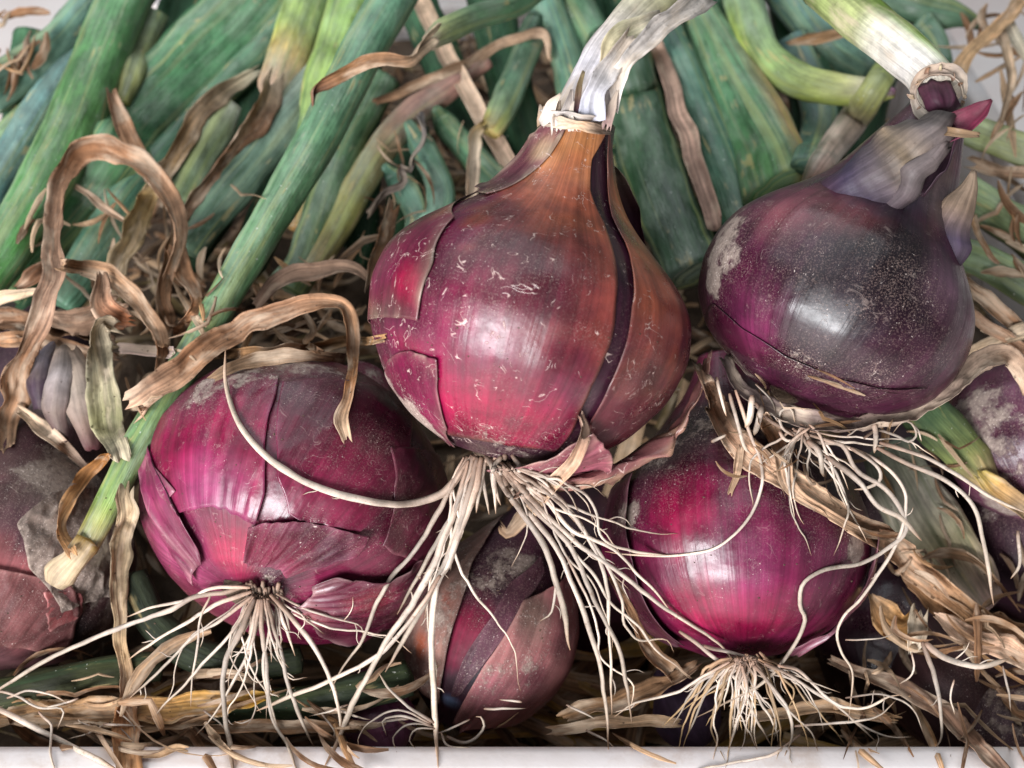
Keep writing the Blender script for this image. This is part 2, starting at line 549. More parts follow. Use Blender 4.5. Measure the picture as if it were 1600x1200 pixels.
def tube(name, pts, rad, flat=1.0, tone=((0, (200, 190, 170)), (1, (200, 190, 170))), seed=1, parent=None, mat=None, clear=(), kind=None,
         n=None, sides=14, dent=0.05, smooth=4, gap=0.0, crease=0.0, wob=0.0, side=None, turn=0.0):
    P0 = np.asarray(pts, float)
    Lpx = np.linalg.norm(np.diff(P0[:, :2], axis=0), axis=1).sum()
    n = n or int(np.clip(Lpx / 8, 12, 90))
    t = np.linspace(0, 1, n)
    r = np.full(n, float(rad)) if np.isscalar(rad) else stops(t, rad)
    if mat is None or mat is M_LEAF:
        r = r * (1 + .07 * n1(t * Lpx / 60, seed + 41))
    Cw, d = resolve(P0, n, r * flat, clear, smooth=smooth, gap=gap)
    if wob:
        k = d / FPX * wob
        Cw = Cw + RGT * ((n1(t * Lpx / 45, seed + 31) + .45 * n1(t * Lpx / 15, seed + 33)) * k)[:, None] + UPV * ((n1(t * Lpx / 45, seed + 32) + .45 * n1(t * Lpx / 15, seed + 34)) * k)[:, None]
    T, N, W = frames(Cw)
    if turn:
        a_ = math.radians(turn)
        W, N = math.cos(a_) * W + math.sin(a_) * N, -math.sin(a_) * W + math.cos(a_) * N
    a = np.linspace(0, 2 * math.pi, sides, endpoint=False)
    rm = r * d / FPX
    q = np.stack(np.broadcast_arrays(np.cos(a)[None, :] * 1.1 + 5, np.sin(a)[None, :] * 1.1, t[:, None] * Lpx / 45 + seed * 3.1), -1)
    k = 1 + dent * 2 * (fbm(q, seed, 2) - 0.5)
    k = k - crease * np.exp(-((np.mod(a - math.pi / 2 + math.pi, 2 * math.pi) - math.pi - 0.5 * math.sin(seed)) / 0.35) ** 2)[None, :]
    P = Cw[:, None, :] + (W[:, None, :] * np.cos(a)[None, :, None] + N[:, None, :] * np.sin(a)[None, :, None] * flat) * (rm[:, None] * k)[:, :, None]
    V = P.reshape(-1, 3)
    F = grid_faces(n, sides, True).tolist()
    c0, c1 = len(V), len(V) + 1
    V = np.vstack([V, Cw[0] - T[0] * rm[0] * 0.25, Cw[-1] + T[-1] * rm[-1] * 0.25])
    F += [[c0, (j + 1) % sides, j] for j in range(sides)]
    F += [[c1, (n - 1) * sides + j, (n - 1) * sides + (j + 1) % sides] for j in range(sides)]
    tc = stops(t, [(x, lin(c)) for x, c in tone])
    tv = np.repeat(tc, sides, 0)
    if side is not None:                      # a second colour along one flank of the leaf (yellowing edge)
        ang, col, s0, s1, wd = side
        wgt = np.exp(-((np.mod(a - math.radians(ang) + math.pi, 2 * math.pi) - math.pi) / wd) ** 2)[None, :] * np.clip((t - s0) / max(s1 - s0, 1e-3), 0, 1)[:, None]
        wgt = wgt.reshape(-1, 1)
        tv = tv * (1 - wgt) + lin(col) * wgt
    tv = np.vstack([tv, tv[:1], tv[-1:]])
    L = np.concatenate([[0], np.cumsum(np.linalg.norm(np.diff(Cw, axis=0), axis=1))])
    st = np.stack(np.broadcast_arrays(a[None, :] * rm.mean() + seed * 0.017, L[:, None], seed * 0.31), -1).reshape(-1, 3)
    st = np.vstack([st, st[:1], st[-1:]])
    o = mesh_obj(name, V, F, mat or M_LEAF, parent, tv, st)
    if kind:
        add_bvh(kind, V, F)
    return o


class Onion:
    def __init__(s, name, label, c, ax, prof, sc, seed, base, blobs=(), dirts=(), scratch=0.0, nt=150, ns=110, mat=None, lump=0.02, group=None,
                 squash=1.0, bvh='bulb'):
        px, py, d = c
        s.c = at(px, py, d); s.k = d / FPX; s.seed = seed; s.px = c
        A = RGT * ax[0] + UPV * ax[1] + FWD * ax[2]
        s.A = A / np.linalg.norm(A)
        v = CAM - s.c
        e = v - (v @ s.A) * s.A
        s.E0 = e / np.linalg.norm(e); s.E1 = np.cross(s.A, s.E0)
        p = np.array(prof, float)
        s.sc = sc; s.S = p[-1, 0]
        from_s = np.linspace(0, s.S, 400)
        rr = np.interp(from_s, p[:, 0], p[:, 1])
        for _ in range(3):                                   # round the corners of the outline
            e_ = np.pad(rr, 9, mode='edge')
            rr = np.convolve(e_, np.ones(19) / 19, 'valid')
        rr[0] = p[0, 1]
        s.fs, s.fr = from_s, rr
        s.lump = lump; s.squash = squash
        s.base, s.mat = base, mat or M_SKIN
        s.o = thing(name, label, 'onion', s.c - s.A * (s.sc * s.k), group)
        # coarse copy for looking up places on the skin
        th, ss = np.meshgrid(np.linspace(-math.pi, math.pi, 64, endpoint=False), np.linspace(0, s.S, 60))
        V = s.pos(th, ss).reshape(-1, 3); F = grid_faces(60, 64, True)
        s.tree = BVHTree.FromPolygons([tuple(x) for x in V], [tuple(f) for f in F.tolist()])
        if bvh:
            BV[bvh].append((s.tree, V.min(0), V.max(0)))
        s.blobs = [s.blob(*b) for b in blobs]; s.dirts = [s.blob(b[0], b[1], b[2], (0, 0, 0), b[3]) for b in dirts]
        s.scr = scratch
        # body
        u = np.linspace(0, 1, ns)
        ss1 = s.S * (u * 0.75 + 0.25 * u ** 2)
        th, ss = np.meshgrid(np.linspace(-math.pi, math.pi, nt, endpoint=False), ss1)
        P = s.pos(th, ss)
        V = P.reshape(-1, 3); F = grid_faces(ns, nt, True).tolist()
        V = np.vstack([V, V[:nt].mean(0), V[-nt:].mean(0)])
        a_, b_ = len(V) - 2, len(V) - 1
        F += [[a_, j, (j + 1) % nt][::-1] for j in range(nt)] + [[b_, (ns - 1) * nt + (j + 1) % nt, (ns - 1) * nt + j][::-1] for j in range(nt)]
        F = [f[::-1] for f in F]
        st = np.stack([th * np.max(s.fr) * s.k + 0.3, ss * s.k, th * 0 + seed * 0.77], -1).reshape(-1, 3)
        st = np.vstack([st, st[:1], st[-1:]])
        mesh_obj('bulb', V, F, s.mat, s.o, s.tone(V, base), st, {'dirt': s.dirt(V), 'scratch': np.full(len(V), scratch)})

    def r(s, ss):
        return np.interp(ss, s.fs, s.fr)

    def pos(s, th, ss, off=0.0):
        r = s.r(ss)
        q = np.stack([np.cos(th) * 1.6 + s.seed * 2.3, np.sin(th) * 1.6, ss / 190.0], -1)
        q2 = np.stack([np.cos(th) * 7 + s.seed, np.sin(th) * 7, ss / 420.0], -1)
        r = r * (1 + s.lump * 2 * (fbm(q, s.seed, 2) - 0.5) + s.lump * 0.35 * 2 * (vnoise(q2, s.seed + 4) - 0.5))
        dr = (s.r(ss + 3) - s.r(ss - 3)) / 6.0
        rad = np.cos(th)[..., None] * s.E0 * s.squash + np.sin(th)[..., None] * s.E1
        nrm = rad - s.A * np.clip(dr, -3, 3)[..., None]
        nrm = nrm / np.linalg.norm(nrm, axis=-1, keepdims=True)
        P = s.c + s.A * ((ss - s.sc) * s.k)[..., None] + rad * (r * s.k)[..., None]
        return P + nrm * np.asarray(off)[..., None]

    def nrm(s, th, ss):
        dr = (s.r(ss + 3) - s.r(ss - 3)) / 6.0
        rad = np.cos(th)[..., None] * s.E0 + np.sin(th)[..., None] * s.E1
        n = rad - s.A * np.clip(dr, -3, 3)[..., None]
        return n / np.linalg.norm(n, axis=-1, keepdims=True)

    def surf(s, px, py):
        r, k = ray(px, py)
        h = s.tree.ray_cast(Vector(CAM), Vector(r))
        if h[0] is None:
            h = s.tree.find_nearest(Vector(CAM + r * (s.px[2] / k)))
        return np.array(h[0])

    def uv(s, px, py):
        p = s.surf(px, py) - s.c
        z = p @ s.A
        q = p - z * s.A
        return math.atan2(q @ s.E1, q @ s.E0 / s.squash), z / s.k + s.sc

    def blob(s, px, py, rad, col, w, el=1.0):
        return (s.surf(px, py), rad * s.k, lin(col), w, el)

    def _w(s, V, b, i):
        p, rad, col, w, el = b
        D = V - p
        al = D @ s.A
        dist = np.sqrt(np.maximum((D * D).sum(1) - al * al, 0) + (al / el) ** 2)
        q = (V - s.c) / s.k
        nz = fbm(q / 34.0, s.seed + i * 5 + 1, 3)
        return w * np.clip(1.35 - (dist / rad) * (0.55 + 0.9 * nz), 0, 1) ** 1.0

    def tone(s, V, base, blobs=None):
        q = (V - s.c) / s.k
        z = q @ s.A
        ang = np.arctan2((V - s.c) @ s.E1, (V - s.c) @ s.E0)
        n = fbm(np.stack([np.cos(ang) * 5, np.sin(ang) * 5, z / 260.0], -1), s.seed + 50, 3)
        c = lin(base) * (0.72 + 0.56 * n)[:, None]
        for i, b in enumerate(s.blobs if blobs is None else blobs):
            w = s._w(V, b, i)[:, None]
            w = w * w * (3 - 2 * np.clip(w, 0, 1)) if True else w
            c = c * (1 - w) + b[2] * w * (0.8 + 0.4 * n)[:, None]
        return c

    def dirt(s, V):
        d = np.zeros(len(V))
        for i, b in enumerate(s.dirts):
            d = np.maximum(d, s._w(V, b, i + 40))
        return d

    def flake(s, name, left, right, base, off=0.0005, curl=(0, 0, 0, 0), cw=0.004, blobs=None, use_body_blobs=True, jag=0.004, seed=0, nq=46, npp=40, edge=(190, 160, 140),
              edge_w=0.0012, th=0.00025, mat=None, wr=0.0, label=None, scratch=None, edge_s=0.7, dirt=None):
        """a sheet of papery skin lying on the bulb between two edge lines (top to bottom, photograph places or ('a', degrees, s))"""
        def conv(L):
            out = []
            for p in L:
                out.append((math.radians(p[1]), p[2]) if p[0] == 'a' else s.uv(p[0], p[1]))
            a = np.array(out)
            a[:, 0] = np.unwrap(a[:, 0])
            return a
        Lp, Rp = conv(left), conv(right)
        q = np.linspace(0, 1, nq); p = np.linspace(0, 1, npp)

        def along(A):
            k = np.concatenate([[0], np.cumsum(np.hypot(np.diff(A[:, 0]) * 200, np.diff(A[:, 1])))]); k /= k[-1]
            return np.interp(q, k, A[:, 0]), np.interp(q, k, A[:, 1])
        (lt, ls), (rt, rs) = along(Lp), along(Rp)
        sd = s.seed * 13 + seed
        jg = jag / (200 * s.k)
        lt = lt + jg * (n1(q * 4, sd) + 0.4 * n1(q * 13, sd + 1) * n1(q * 3, sd + 8) * 2); rt = rt + jg * (n1(q * 4, sd + 2) + 0.4 * n1(q * 13, sd + 3) * n1(q * 3, sd + 9) * 2)
        TH = lt[:, None] * (1 - p) + rt[:, None] * p
        SS = ls[:, None] * (1 - p) + rs[:, None] * p
        e = jag / s.k
        SS = SS + np.exp(-q / 0.08)[:, None] * (e * (n1(p * 4, sd + 4) + 0.8 * n1(p * 15, sd + 5) * n1(p * 3, sd + 15)))[None, :] + np.exp(-(1 - q) / 0.08)[:, None] * (e * (n1(p * 4, sd + 6) + 0.8 * n1(p * 15, sd + 7) * n1(p * 3, sd + 16)))[None, :]
        SS = np.clip(SS, 0.5, s.S - 0.5)
        base_r = np.maximum(s.r(SS), 20) * s.k
        wid = np.abs(rt - lt)[:, None] * base_r
        hgt = np.hypot(np.mean(np.abs(ls - Lp[0, 1])) * 0 + abs(Lp[-1, 1] - Lp[0, 1]), 1) * s.k
        dl, dr_, dt, db = p[None, :] * wid, (1 - p)[None, :] * wid, q[:, None] * hgt, (1 - q)[:, None] * hgt
        O = off + sum(c * np.exp(-dd / cw) for c, dd in zip(curl, (dl, dr_, dt, db)))
        var = 0.6 + 0.8 * fbm(np.stack(np.broadcast_arrays(q[:, None] * 5, p[None, :] * 5, sd * 1.0), -1), sd, 2)
        O = off + (O - off) * var
        if wr:
            g = np.stack([TH * 7, SS / 46.0, TH * 0 + sd], -1)
            rn = 1 - np.abs(2 * fbm(g, sd + 11, 3) - 1)
            O = O + wr * (rn ** 2)
        P = s.pos(TH, SS, O); N = s.nrm(TH, SS)
        V, F = sheet(P, N, th)
        F = [f[::-1] for f in F]
        bl = (list(s.blobs) if use_body_blobs else []) + [s.blob(*b) for b in (blobs or [])]
        tv = s.tone(P.reshape(-1, 3), base, bl)
        de = np.minimum(np.minimum(dl, dr_), np.minimum(dt, db)).reshape(-1, 1)
        en = fbm(np.stack(np.broadcast_arrays(q[:, None] * 9, p[None, :] * 9, sd * 2.0), -1), sd + 60, 2).reshape(-1, 1)
        we = np.clip(edge_s * (0.1 + 1.5 * en ** 1.5), 0, .9) * np.exp(-de / (edge_w * (.4 + 1.2 * en)))
        tv = tv * (1 - we) + lin(edge) * we
        st = np.stack([TH * np.max(s.fr) * s.k + 0.3, SS * s.k, TH * 0 + sd * 0.77], -1).reshape(-1, 3)
        dd = s.dirt(P.reshape(-1, 3)) if dirt is None else np.full(P.size // 3, dirt)
        sc = np.full(P.size // 3, s.scr if scratch is None else scratch)
        o = mesh_obj(name, V, F, mat or s.mat, s.o, np.vstack([tv, tv * 0.7]), np.vstack([st, st]), {'dirt': np.concatenate([dd, dd]), 'scratch': np.concatenate([sc, sc])})
        if label:
            o['label'] = label
        add_bvh('bulb', V, F)
        return o

    def root(s, pts, r0=4.0, r1=1.6, tone=None, seed=0, clear=('bulb', 'leaf', 'dry', 'crate'), wob=3.0, gap=0.0002, smooth=6):
        seed = seed or random.randrange(9999)
        rn = random.Random(seed)
        k = rn.uniform(0.78, 1.06)
        tn = tone or ((0, (128 * k, 100 * k, 84 * k)), (0.12, (164 * k, 142 * k, 126 * k)), (0.4, (192 * k, 177 * k, 164 * k)), (0.85, (186 * k, 168 * k, 150 * k)), (1, (150 * k, 118 * k, 92 * k)))
        P = [(p[0], p[1], p[2] if len(p) > 2 else 0.40) for p in pts]
        L = np.linalg.norm(np.diff(np.array(P)[:, :2], axis=0), axis=1).sum()
        par = getattr(s, 'plate', None) or s.o
        return tube('root', P, [(0, r0 * .7), (.06, r0), (0.5, r0 * 0.85 + r1 * 0.1), (0.85, r1 * 1.1), (.95, r1 * .6), (1, r1 * 0.2)], 1.0, tn, seed, par, M_ROOT, clear, None,
                    n=int(np.clip(L / 7, 10, 90)), sides=7, dent=0.30, wob=wob, gap=gap, smooth=smooth)


def frill(parent, spots, tones, seed, mat, w=(6, 12), n=5):
    """short torn fibres: spots are (px, py, depth, dx, dy) start and reach"""
    rn = random.Random(seed)
    for i, (x, y, d, dx, dy) in enumerate(spots):
        P = [(x, y, d), (x + dx * .5 + rn.uniform(-3, 3), y + dy * .5 + rn.uniform(-2, 2), d - rn.uniform(0, .0008)), (x + dx, y + dy, d + rn.uniform(-.0008, .0016))]
        ww = rn.uniform(*w)
        ribbon('sheath_shred', P, [(0, ww), (.6, ww * .8), (1, ww * .25)], rn.uniform(-35, 35), rn.uniform(.1, .4), two_(tones[rn.randrange(len(tones))], tones[rn.randrange(len(tones))]), seed * 31 + i, parent, mat, (), None, n=8, m=5, ridge=.12)


def two_(a, b):
    return ((0, a), (1, b))


def shreds(name, label, seed, regions, cols, bulb_ok=0.0):
    """a loose scatter of torn leaf shreds lying on whatever is below them"""
    rn = random.Random(seed)
    V, F, TN, ST = [], [], [], []
    for (x0, y0, x1, y1, cnt, ang, spread, l0, l1, w0, w1, up) in regions:
        for i in range(cnt):
            x, y = rn.uniform(x0, x1), rn.uniform(y0, y1)
            a = math.radians(rn.gauss(ang, spread)); L = rn.uniform(l0, l1); w = rn.uniform(w0, w1)
            k = 9
            bend = rn.uniform(-1.6, 1.6); kink = rn.uniform(-1.2, 1.2) if rn.random() < .35 else 0
            u = np.linspace(0, 1, k)
            aa = a + bend * (u - .5) + kink * (u > rn.uniform(.3, .7))
            X = x + np.cumsum(np.cos(aa)) * L / k; Y = y + np.cumsum(np.sin(aa)) * L / k
            if min(hit_depth(qx, qy, ('bulb',)) for qx, qy in ((X[0], Y[0]), (X[4], Y[4]), (X[-1], Y[-1]))) < 9 and rn.random() > bulb_ok:
                continue
            D = np.array([min(hit_depth(px, py, ('bulb', 'leaf', 'dry', 'crate')), ld(py, 1.0) if py < 500 else .375) for px, py in zip(X, Y)])
            D = np.minimum(D, D.mean() + .003) - .0008 - rn.uniform(0, up)
            e = np.pad(D, 2, mode='edge'); D = np.minimum(D, np.convolve(e, np.ones(5) / 5, 'valid'))
            Cw = np.array([at(px, py, dd) for px, py, dd in zip(X, Y, D)])
            T, N, W = frames(Cw)
            tw = rn.uniform(-.9, .9) + rn.uniform(-1.6, 1.6) * u
            Wt = np.cos(tw)[:, None] * W + np.sin(tw)[:, None] * N
            Nt = -np.sin(tw)[:, None] * W + np.cos(tw)[:, None] * N
            wm = w * D / FPX * (1 - .7 * np.abs(2 * u - 1) ** 2.5) * (0.8 + .4 * np.array([rn.random() for _ in u]))
            b = len(V)
            for q in range(k):
                V += [Cw[q] - Wt[q] * wm[q] / 2, Cw[q] + Nt[q] * wm[q] * .3, Cw[q] + Wt[q] * wm[q] / 2]
            F += (grid_faces(k, 3) + b).tolist()
            col = lin(cols[rn.randrange(len(cols))]) * rn.uniform(.75, 1.15)
            TN += [col] * (3 * k)
            for q in range(k):
                for s_ in (-1, 0, 1):
                    ST.append((s_ * w * .0001 + i * .011, q * L * .00018 / k, i * .3))
    o = mesh_obj(name, V, F, M_DRY, None, np.array(TN), np.array(ST))
    tag(o, label, 'straw'); o['kind'] = 'stuff'
    return o

# ------------------------------------------------------------------ floor, crate, litter
random.seed(11)


def box(name, lo, hi, mat, parent=None, bev=0.0, segs=3):
    import bmesh
    lo, hi = np.array(lo, float), np.array(hi, float)
    bm = bmesh.new()
    bmesh.ops.create_cube(bm, size=1.0)
    for v in bm.verts:
        v.co = Vector((lo + hi) / 2 + np.array(v.co) * (hi - lo))
    if bev:
        bmesh.ops.bevel(bm, geom=bm.edges[:] + bm.verts[:], offset=bev, segments=segs, profile=0.5, affect='EDGES')
    V = np.array([v.co[:] for v in bm.verts]); bm.verts.index_update()
    F = [[v.index for v in f.verts] for f in bm.faces]
    bm.free()
    return mesh_obj(name, V, F, mat, parent), V, F


fl, _, _ = box('floor', (-3, -2, -0.05), (3, 4, 0.0), M_FLOOR)
fl['kind'] = 'structure'

RIM = 0.1645
CX, CY0, CY1 = 0.215, 0.187, 0.64
crate = thing('plastic_crate', 'white plastic crate holding the whole heap of onions', 'crate', (0, 0.41, 0.002))
box('crate_base', (-CX + 0.0002, CY0 + 0.0002, 0.002), (CX - 0.0002, CY1 - 0.0002, 0.008), M_PLASTIC, crate, 0.001)
for nm, lo, hi in (('front_wall', (-CX - 0.003, CY0 - 0.003, 0.009), (CX + 0.003, CY0, RIM - 0.0125)),
                   ('back_wall', (-CX - 0.003, CY1, 0.009), (CX + 0.003, CY1 + 0.003, RIM - 0.0125)),
                   ('side_wall', (-CX - 0.003, CY0 + 0.0003, 0.009), (-CX, CY1 - 0.0003, RIM - 0.0125)),
                   ('side_wall', (CX, CY0 + 0.0003, 0.009), (CX + 0.003, CY1 - 0.0003, RIM - 0.0125))):
    box(nm, lo, hi, M_PLASTIC, crate, 0.0006, 2)
for lo, hi in (((-CX - 0.010, CY0 - 0.0105, RIM - 0.012), (CX + 0.010, CY0, RIM)),
               ((-CX - 0.010, CY1, RIM - 0.012), (CX + 0.010, CY1 + 0.0105, RIM)),
               ((-CX - 0.010, CY0 + 0.0004, RIM - 0.012), (-CX, CY1 - 0.0004, RIM - 0.0003)),
               ((CX, CY0 + 0.0004, RIM - 0.012), (CX + 0.010, CY1 - 0.0004, RIM - 0.0003))):
    o, V, F = box('rim', lo, hi, M_PLASTIC, crate, 0.0034, 5)
    add_bvh('crate', V, F)


def heap_z(x, y):
    x, y = np.asarray(x, float), np.asarray(y, float)
    u = np.clip((y - 0.20) / 0.14, 0, 1)
    z = 0.092 + 0.056 * u * u * (3 - 2 * u)
    z = z - 0.05 * np.clip((np.abs(x) - 0.15) / 0.06, 0, 1) * u
    return z + 0.016 * (fbm(np.stack([x * 30, y * 30, x * 0], -1), 5, 3) - 0.5)


gx, gy = np.meshgrid(np.linspace(-CX + 0.001, CX - 0.001, 110), np.linspace(CY0 + 0.001, CY1 - 0.001, 110))
gv = np.stack([gx, gy, heap_z(gx, gy)], -1).reshape(-1, 3)
bed = mesh_obj('leaf_litter_bed', gv, grid_faces(110, 110).tolist(), M_SOIL)
tag(bed, 'dark bed of crumbled soil and leaf litter deep under the onions', 'litter'); bed['kind'] = 'stuff'


def straw_bits(name, label, n, seed, region, lmin, lmax, wid, cols, lift=0.0, along=None):
    rn = random.Random(seed)
    V, F, TN, ST = [], [], [], []
    for i in range(n):
        x = rn.uniform(*region[0]); y = rn.uniform(*region[1])
        a = rn.gauss(along, 0.5) if along is not None and rn.random() < 0.75 else rn.uniform(0, math.pi * 2)
        L = rn.uniform(lmin, lmax); w = wid * rn.uniform(0.5, 1.5)
        k = 6
        bend = rn.uniform(-0.8, 0.8); tilt = rn.uniform(-0.25, 0.25); up = rn.uniform(0.001, 0.012) + lift
        u = np.linspace(-0.5, 0.5, k)
        aa = a + bend * u
        px = x + np.cumsum(np.cos(aa)) * L / k; py = y + np.cumsum(np.sin(aa)) * L / k
        px = np.clip(px, -CX + .003, CX - .003); py = np.clip(py, CY0 + .003, CY1 - .003)
        pz = heap_z(px, py) + up + tilt * u * L * 0.5
        nx, ny = -np.sin(aa), np.cos(aa)
        tw = rn.uniform(-1.0, 1.0) + rn.uniform(-1, 1) * u * 2
        ww = w * (1 - 0.5 * (2 * u) ** 2 * 0.6)
        off = np.stack([nx * np.cos(tw), ny * np.cos(tw), np.sin(tw)], -1) * ww[:, None] / 2
        c = np.stack([px, py, pz], -1)
        b = len(V)
        upv = np.array([0, 0, 0.25]) * ww[:, None]
        for q in range(k):
            V += [c[q] - off[q], c[q] + upv[q], c[q] + off[q]]
        F += (grid_faces(k, 3) + b).tolist()
        col = lin(cols[rn.randrange(len(cols))]) * rn.uniform(0.7, 1.2)
        TN += [col] * (3 * k)
        for q in range(k):
            for s_ in (-1, 0, 1):
                ST.append((s_ * w / 2 + i * 0.011, q * L / k, i * 0.3))
    o = mesh_obj(name, V, F, M_DRY, None, np.array(TN), np.array(ST))
    tag(o, label, 'straw'); o['kind'] = 'stuff'
    return o


TANS = [(168, 132, 98), (150, 112, 80), (120, 88, 62), (186, 154, 122), (140, 118, 78), (96, 70, 52)]
straw_bits('straw_litter', 'loose bits of dry straw and shredded leaf littered between the onions', 1500, 3, ((-0.2, 0.2), (0.19, 0.62)), 0.01, 0.05, 0.0028, TANS)
straw_bits('long_straw', 'long pale straws lying along the front of the crate', 150, 8, ((-0.16, 0.15), (0.192, 0.245)), 0.04, 0.11, 0.0055, TANS[:4] + [(190, 150, 80)], 0.012, 0.0)

# ------------------------------------------------------------------ onions
PC = [(0, 22), (8, 80), (32, 136), (82, 192), (150, 234), (221, 249), (280, 238), (322, 206), (358, 160), (388, 122), (418, 94), (455, 72), (495, 58), (545, 50)]
C = Onion('onion', 'big upright crimson onion with cracked skin and white neck, in the centre', (827, 500, 0.315), (0.262, 0.965, 0.0), PC, 221, 3, (70, 30, 50),
          blobs=[], dirts=[(610, 590, 60, .6), (655, 650, 70, .85), (596, 540, 50, .45), (780, 330, 60, .4), (800, 700, 90, .5), (1000, 640, 70, .35), (770, 430, 130, .24), (1000, 520, 60, .2)], scratch=1.0, nt=180, ns=130, lump=0.018)
cb = [(905, 250, 110, (206, 138, 86), .95), (895, 350, 130, (206, 108, 76), .9, 1.4), (915, 440, 90, (190, 92, 74), .8, 1.6), (745, 345, 24, (172, 84, 60), .9), (800, 330, 60, (112, 60, 54), .6), (800, 430, 140, (98, 32, 50), .85),
      (690, 620, 100, (160, 6, 68), .9), (800, 650, 100, (156, 4, 60), .9), (875, 500, 70, (100, 36, 54), .6, 1.8), (880, 600, 60, (110, 20, 56), .5), (720, 520, 80, (136, 24, 72), .5)]
C.flake('outer_skin', [('a', -112, 540), ('a', -118, 220), ('a', -100, 10)],
        [(944, 207), (922, 250), (919, 300), (940, 350), (960, 410), (961, 470), (950, 535), (920, 600), (900, 645), (860, 705)],
        (112, 28, 66), 0.0004, curl=(0, .0004, 0, 0), cw=.003, blobs=cb, use_body_blobs=False, jag=.0010, seed=1, nq=120, npp=120, edge=(178, 120, 100), edge_w=.0006)
C.flake('outer_skin', [(948, 205), (945, 270), (953, 340), (973, 380), (983, 415), (985, 480), (977, 530), (948, 600), (920, 655), (892, 710)],
        [('a', 40, 540), ('a', 110, 420), ('a', 125, 221), ('a', 110, 80), ('a', 90, 10)],
        (108, 42, 54), 0.0008, curl=(.0003, 0, 0, 0), cw=.003, use_body_blobs=False, jag=.0009, seed=2, nq=110, npp=70, edge=(168, 120, 104), edge_w=.0006,
        blobs=[(975, 340, 70, (214, 126, 84), .95, 1.5), (1015, 440, 100, (196, 104, 76), .9, 1.5), (1020, 560, 60, (92, 34, 56), .5), (985, 600, 30, (150, 84, 90), .6)])
C.flake('loose_skin', [('a', -60, 420), ('a', -100, 330), ('a', -122, 220), ('a', -105, 150)],
        [(752, 302), (711, 345), (682, 412), (663, 468), (659, 502)],
        (128, 24, 66), 0.0008, curl=(0, .0005, 0, .0003), cw=.004, use_body_blobs=False, jag=.0008, seed=3, nq=70, npp=60, edge=(176, 158, 136), edge_w=.0022, edge_s=0.85,
        blobs=[(640, 440, 40, (176, 12, 70), .9), (720, 325, 50, (166, 100, 84), .8), (610, 500, 40, (110, 40, 66), .6), (600, 420, 50, (126, 40, 80), .6)])
C.flake('loose_skin', [(636, 545), (606, 575), (625, 620), (665, 662), (712, 696)],
        [(688, 556), (690, 590), (692, 630), (702, 665), (718, 694)],
        (128, 20, 68), 0.0007, curl=(.0002, .0004, .0004, 0), cw=.003, use_body_blobs=False, jag=.0008, seed=4, nq=50, npp=30, edge=(176, 146, 134), edge_w=.0010, edge_s=.6)
C.flake('loose_skin', [(866, 196), (838, 226), (804, 256), (768, 290), (748, 306)], [(886, 205), (862, 245), (834, 272), (800, 294), (762, 308)],
        (122, 52, 72), 0.0008, curl=(.0018, .0, .0, .0002), cw=.003, use_body_blobs=False, jag=.0010, seed=5, edge=(206, 186, 160), edge_w=.0012,
        blobs=[(830, 285, 30, (92, 40, 60), .8), (850, 240, 30, (196, 160, 128), .8)])
C.flake('loose_skin', [(768, 713), (810, 706), (860, 688), (912, 648)], [(785, 722), (850, 738), (905, 742), (935, 700)],
        (160, 84, 100), 0.0030, curl=(.0004, .0012, 0, .0020), cw=.004, use_body_blobs=False, jag=.0010, seed=6, edge=(206, 164, 150), edge_w=.0008, wr=.0008)
C.flake('loose_skin', [(1076, 540), (1040, 622), (1000, 668), (940, 716), (905, 730)], [('a', 104, 170), ('a', 98, 110), ('a', 88, 60), ('a', 60, 22), ('a', 30, 12)],
        (150, 92, 92), 0.0032, curl=(.0012, .0040, .0, .0), cw=.006, use_body_blobs=False, jag=.0024, seed=7, edge=(196, 160, 128), edge_w=.0016, wr=.0012,
        blobs=[(1060, 570, 40, (156, 110, 84), .8), (960, 700, 60, (136, 56, 90), .7)])
ribbon('neck_skin', [(950, 262, .322), (968, 282, .322), (985, 320, .324), (1000, 392, .326)], [(0, 20), (.3, 44), (.7, 38), (1, 20)], -35, .3,
       ((0, (196, 174, 150)), (.35, (150, 110, 112)), (.6, (84, 44, 66)), (1, (70, 34, 56))), 31, C.o, M_DULL, (), 'bulb')
# white papery neck with its collar, bending away to the right
neck = tube('neck', [(902, 205, .315), (912, 165, .315), (930, 118, .317), (962, 66, .322), (1010, 15, .330), (1075, -35, .342)], [(0, 50), (.1, 42), (.25, 35), (.5, 33), (.75, 36), (1, 40)], .85,
     ((0, (206, 176, 146)), (.12, (214, 200, 192)), (.3, (224, 218, 224)), (.5, (216, 204, 196)), (.72, (206, 200, 164)), (1, (150, 176, 104))), 33, C.o, M_PAPER, (), 'bulb', dent=.14, sides=22, n=50)
neck['_o'] = tuple(C.o['_o'])
arc = crom([(850, 190, .3075), (868, 197, .2995), (897, 198, .2970), (927, 203, .2985), (955, 206, .3070)], 30)
rn_ = random.Random(4)
CREAM = [(206, 190, 176), (190, 168, 148), (216, 206, 198), (180, 152, 126), (200, 186, 176)]
ribbon('collar', [(846, 186, .310), (852, 190, .3062), (868, 194, .2990), (897, 194, .2962), (927, 199, .2977), (950, 203, .3058), (957, 203, .310)], [(0, 14), (.3, 22), (.5, 14), (.8, 18), (1, 12)], 8, .16, ((0, (196, 182, 170)), (.4, (186, 160, 136)), (.6, (180, 140, 104)), (1, (190, 170, 156))), 34, neck, M_PAPER, (), 'bulb', n=60, ridge=.16, wob=1.1, th=.0005)
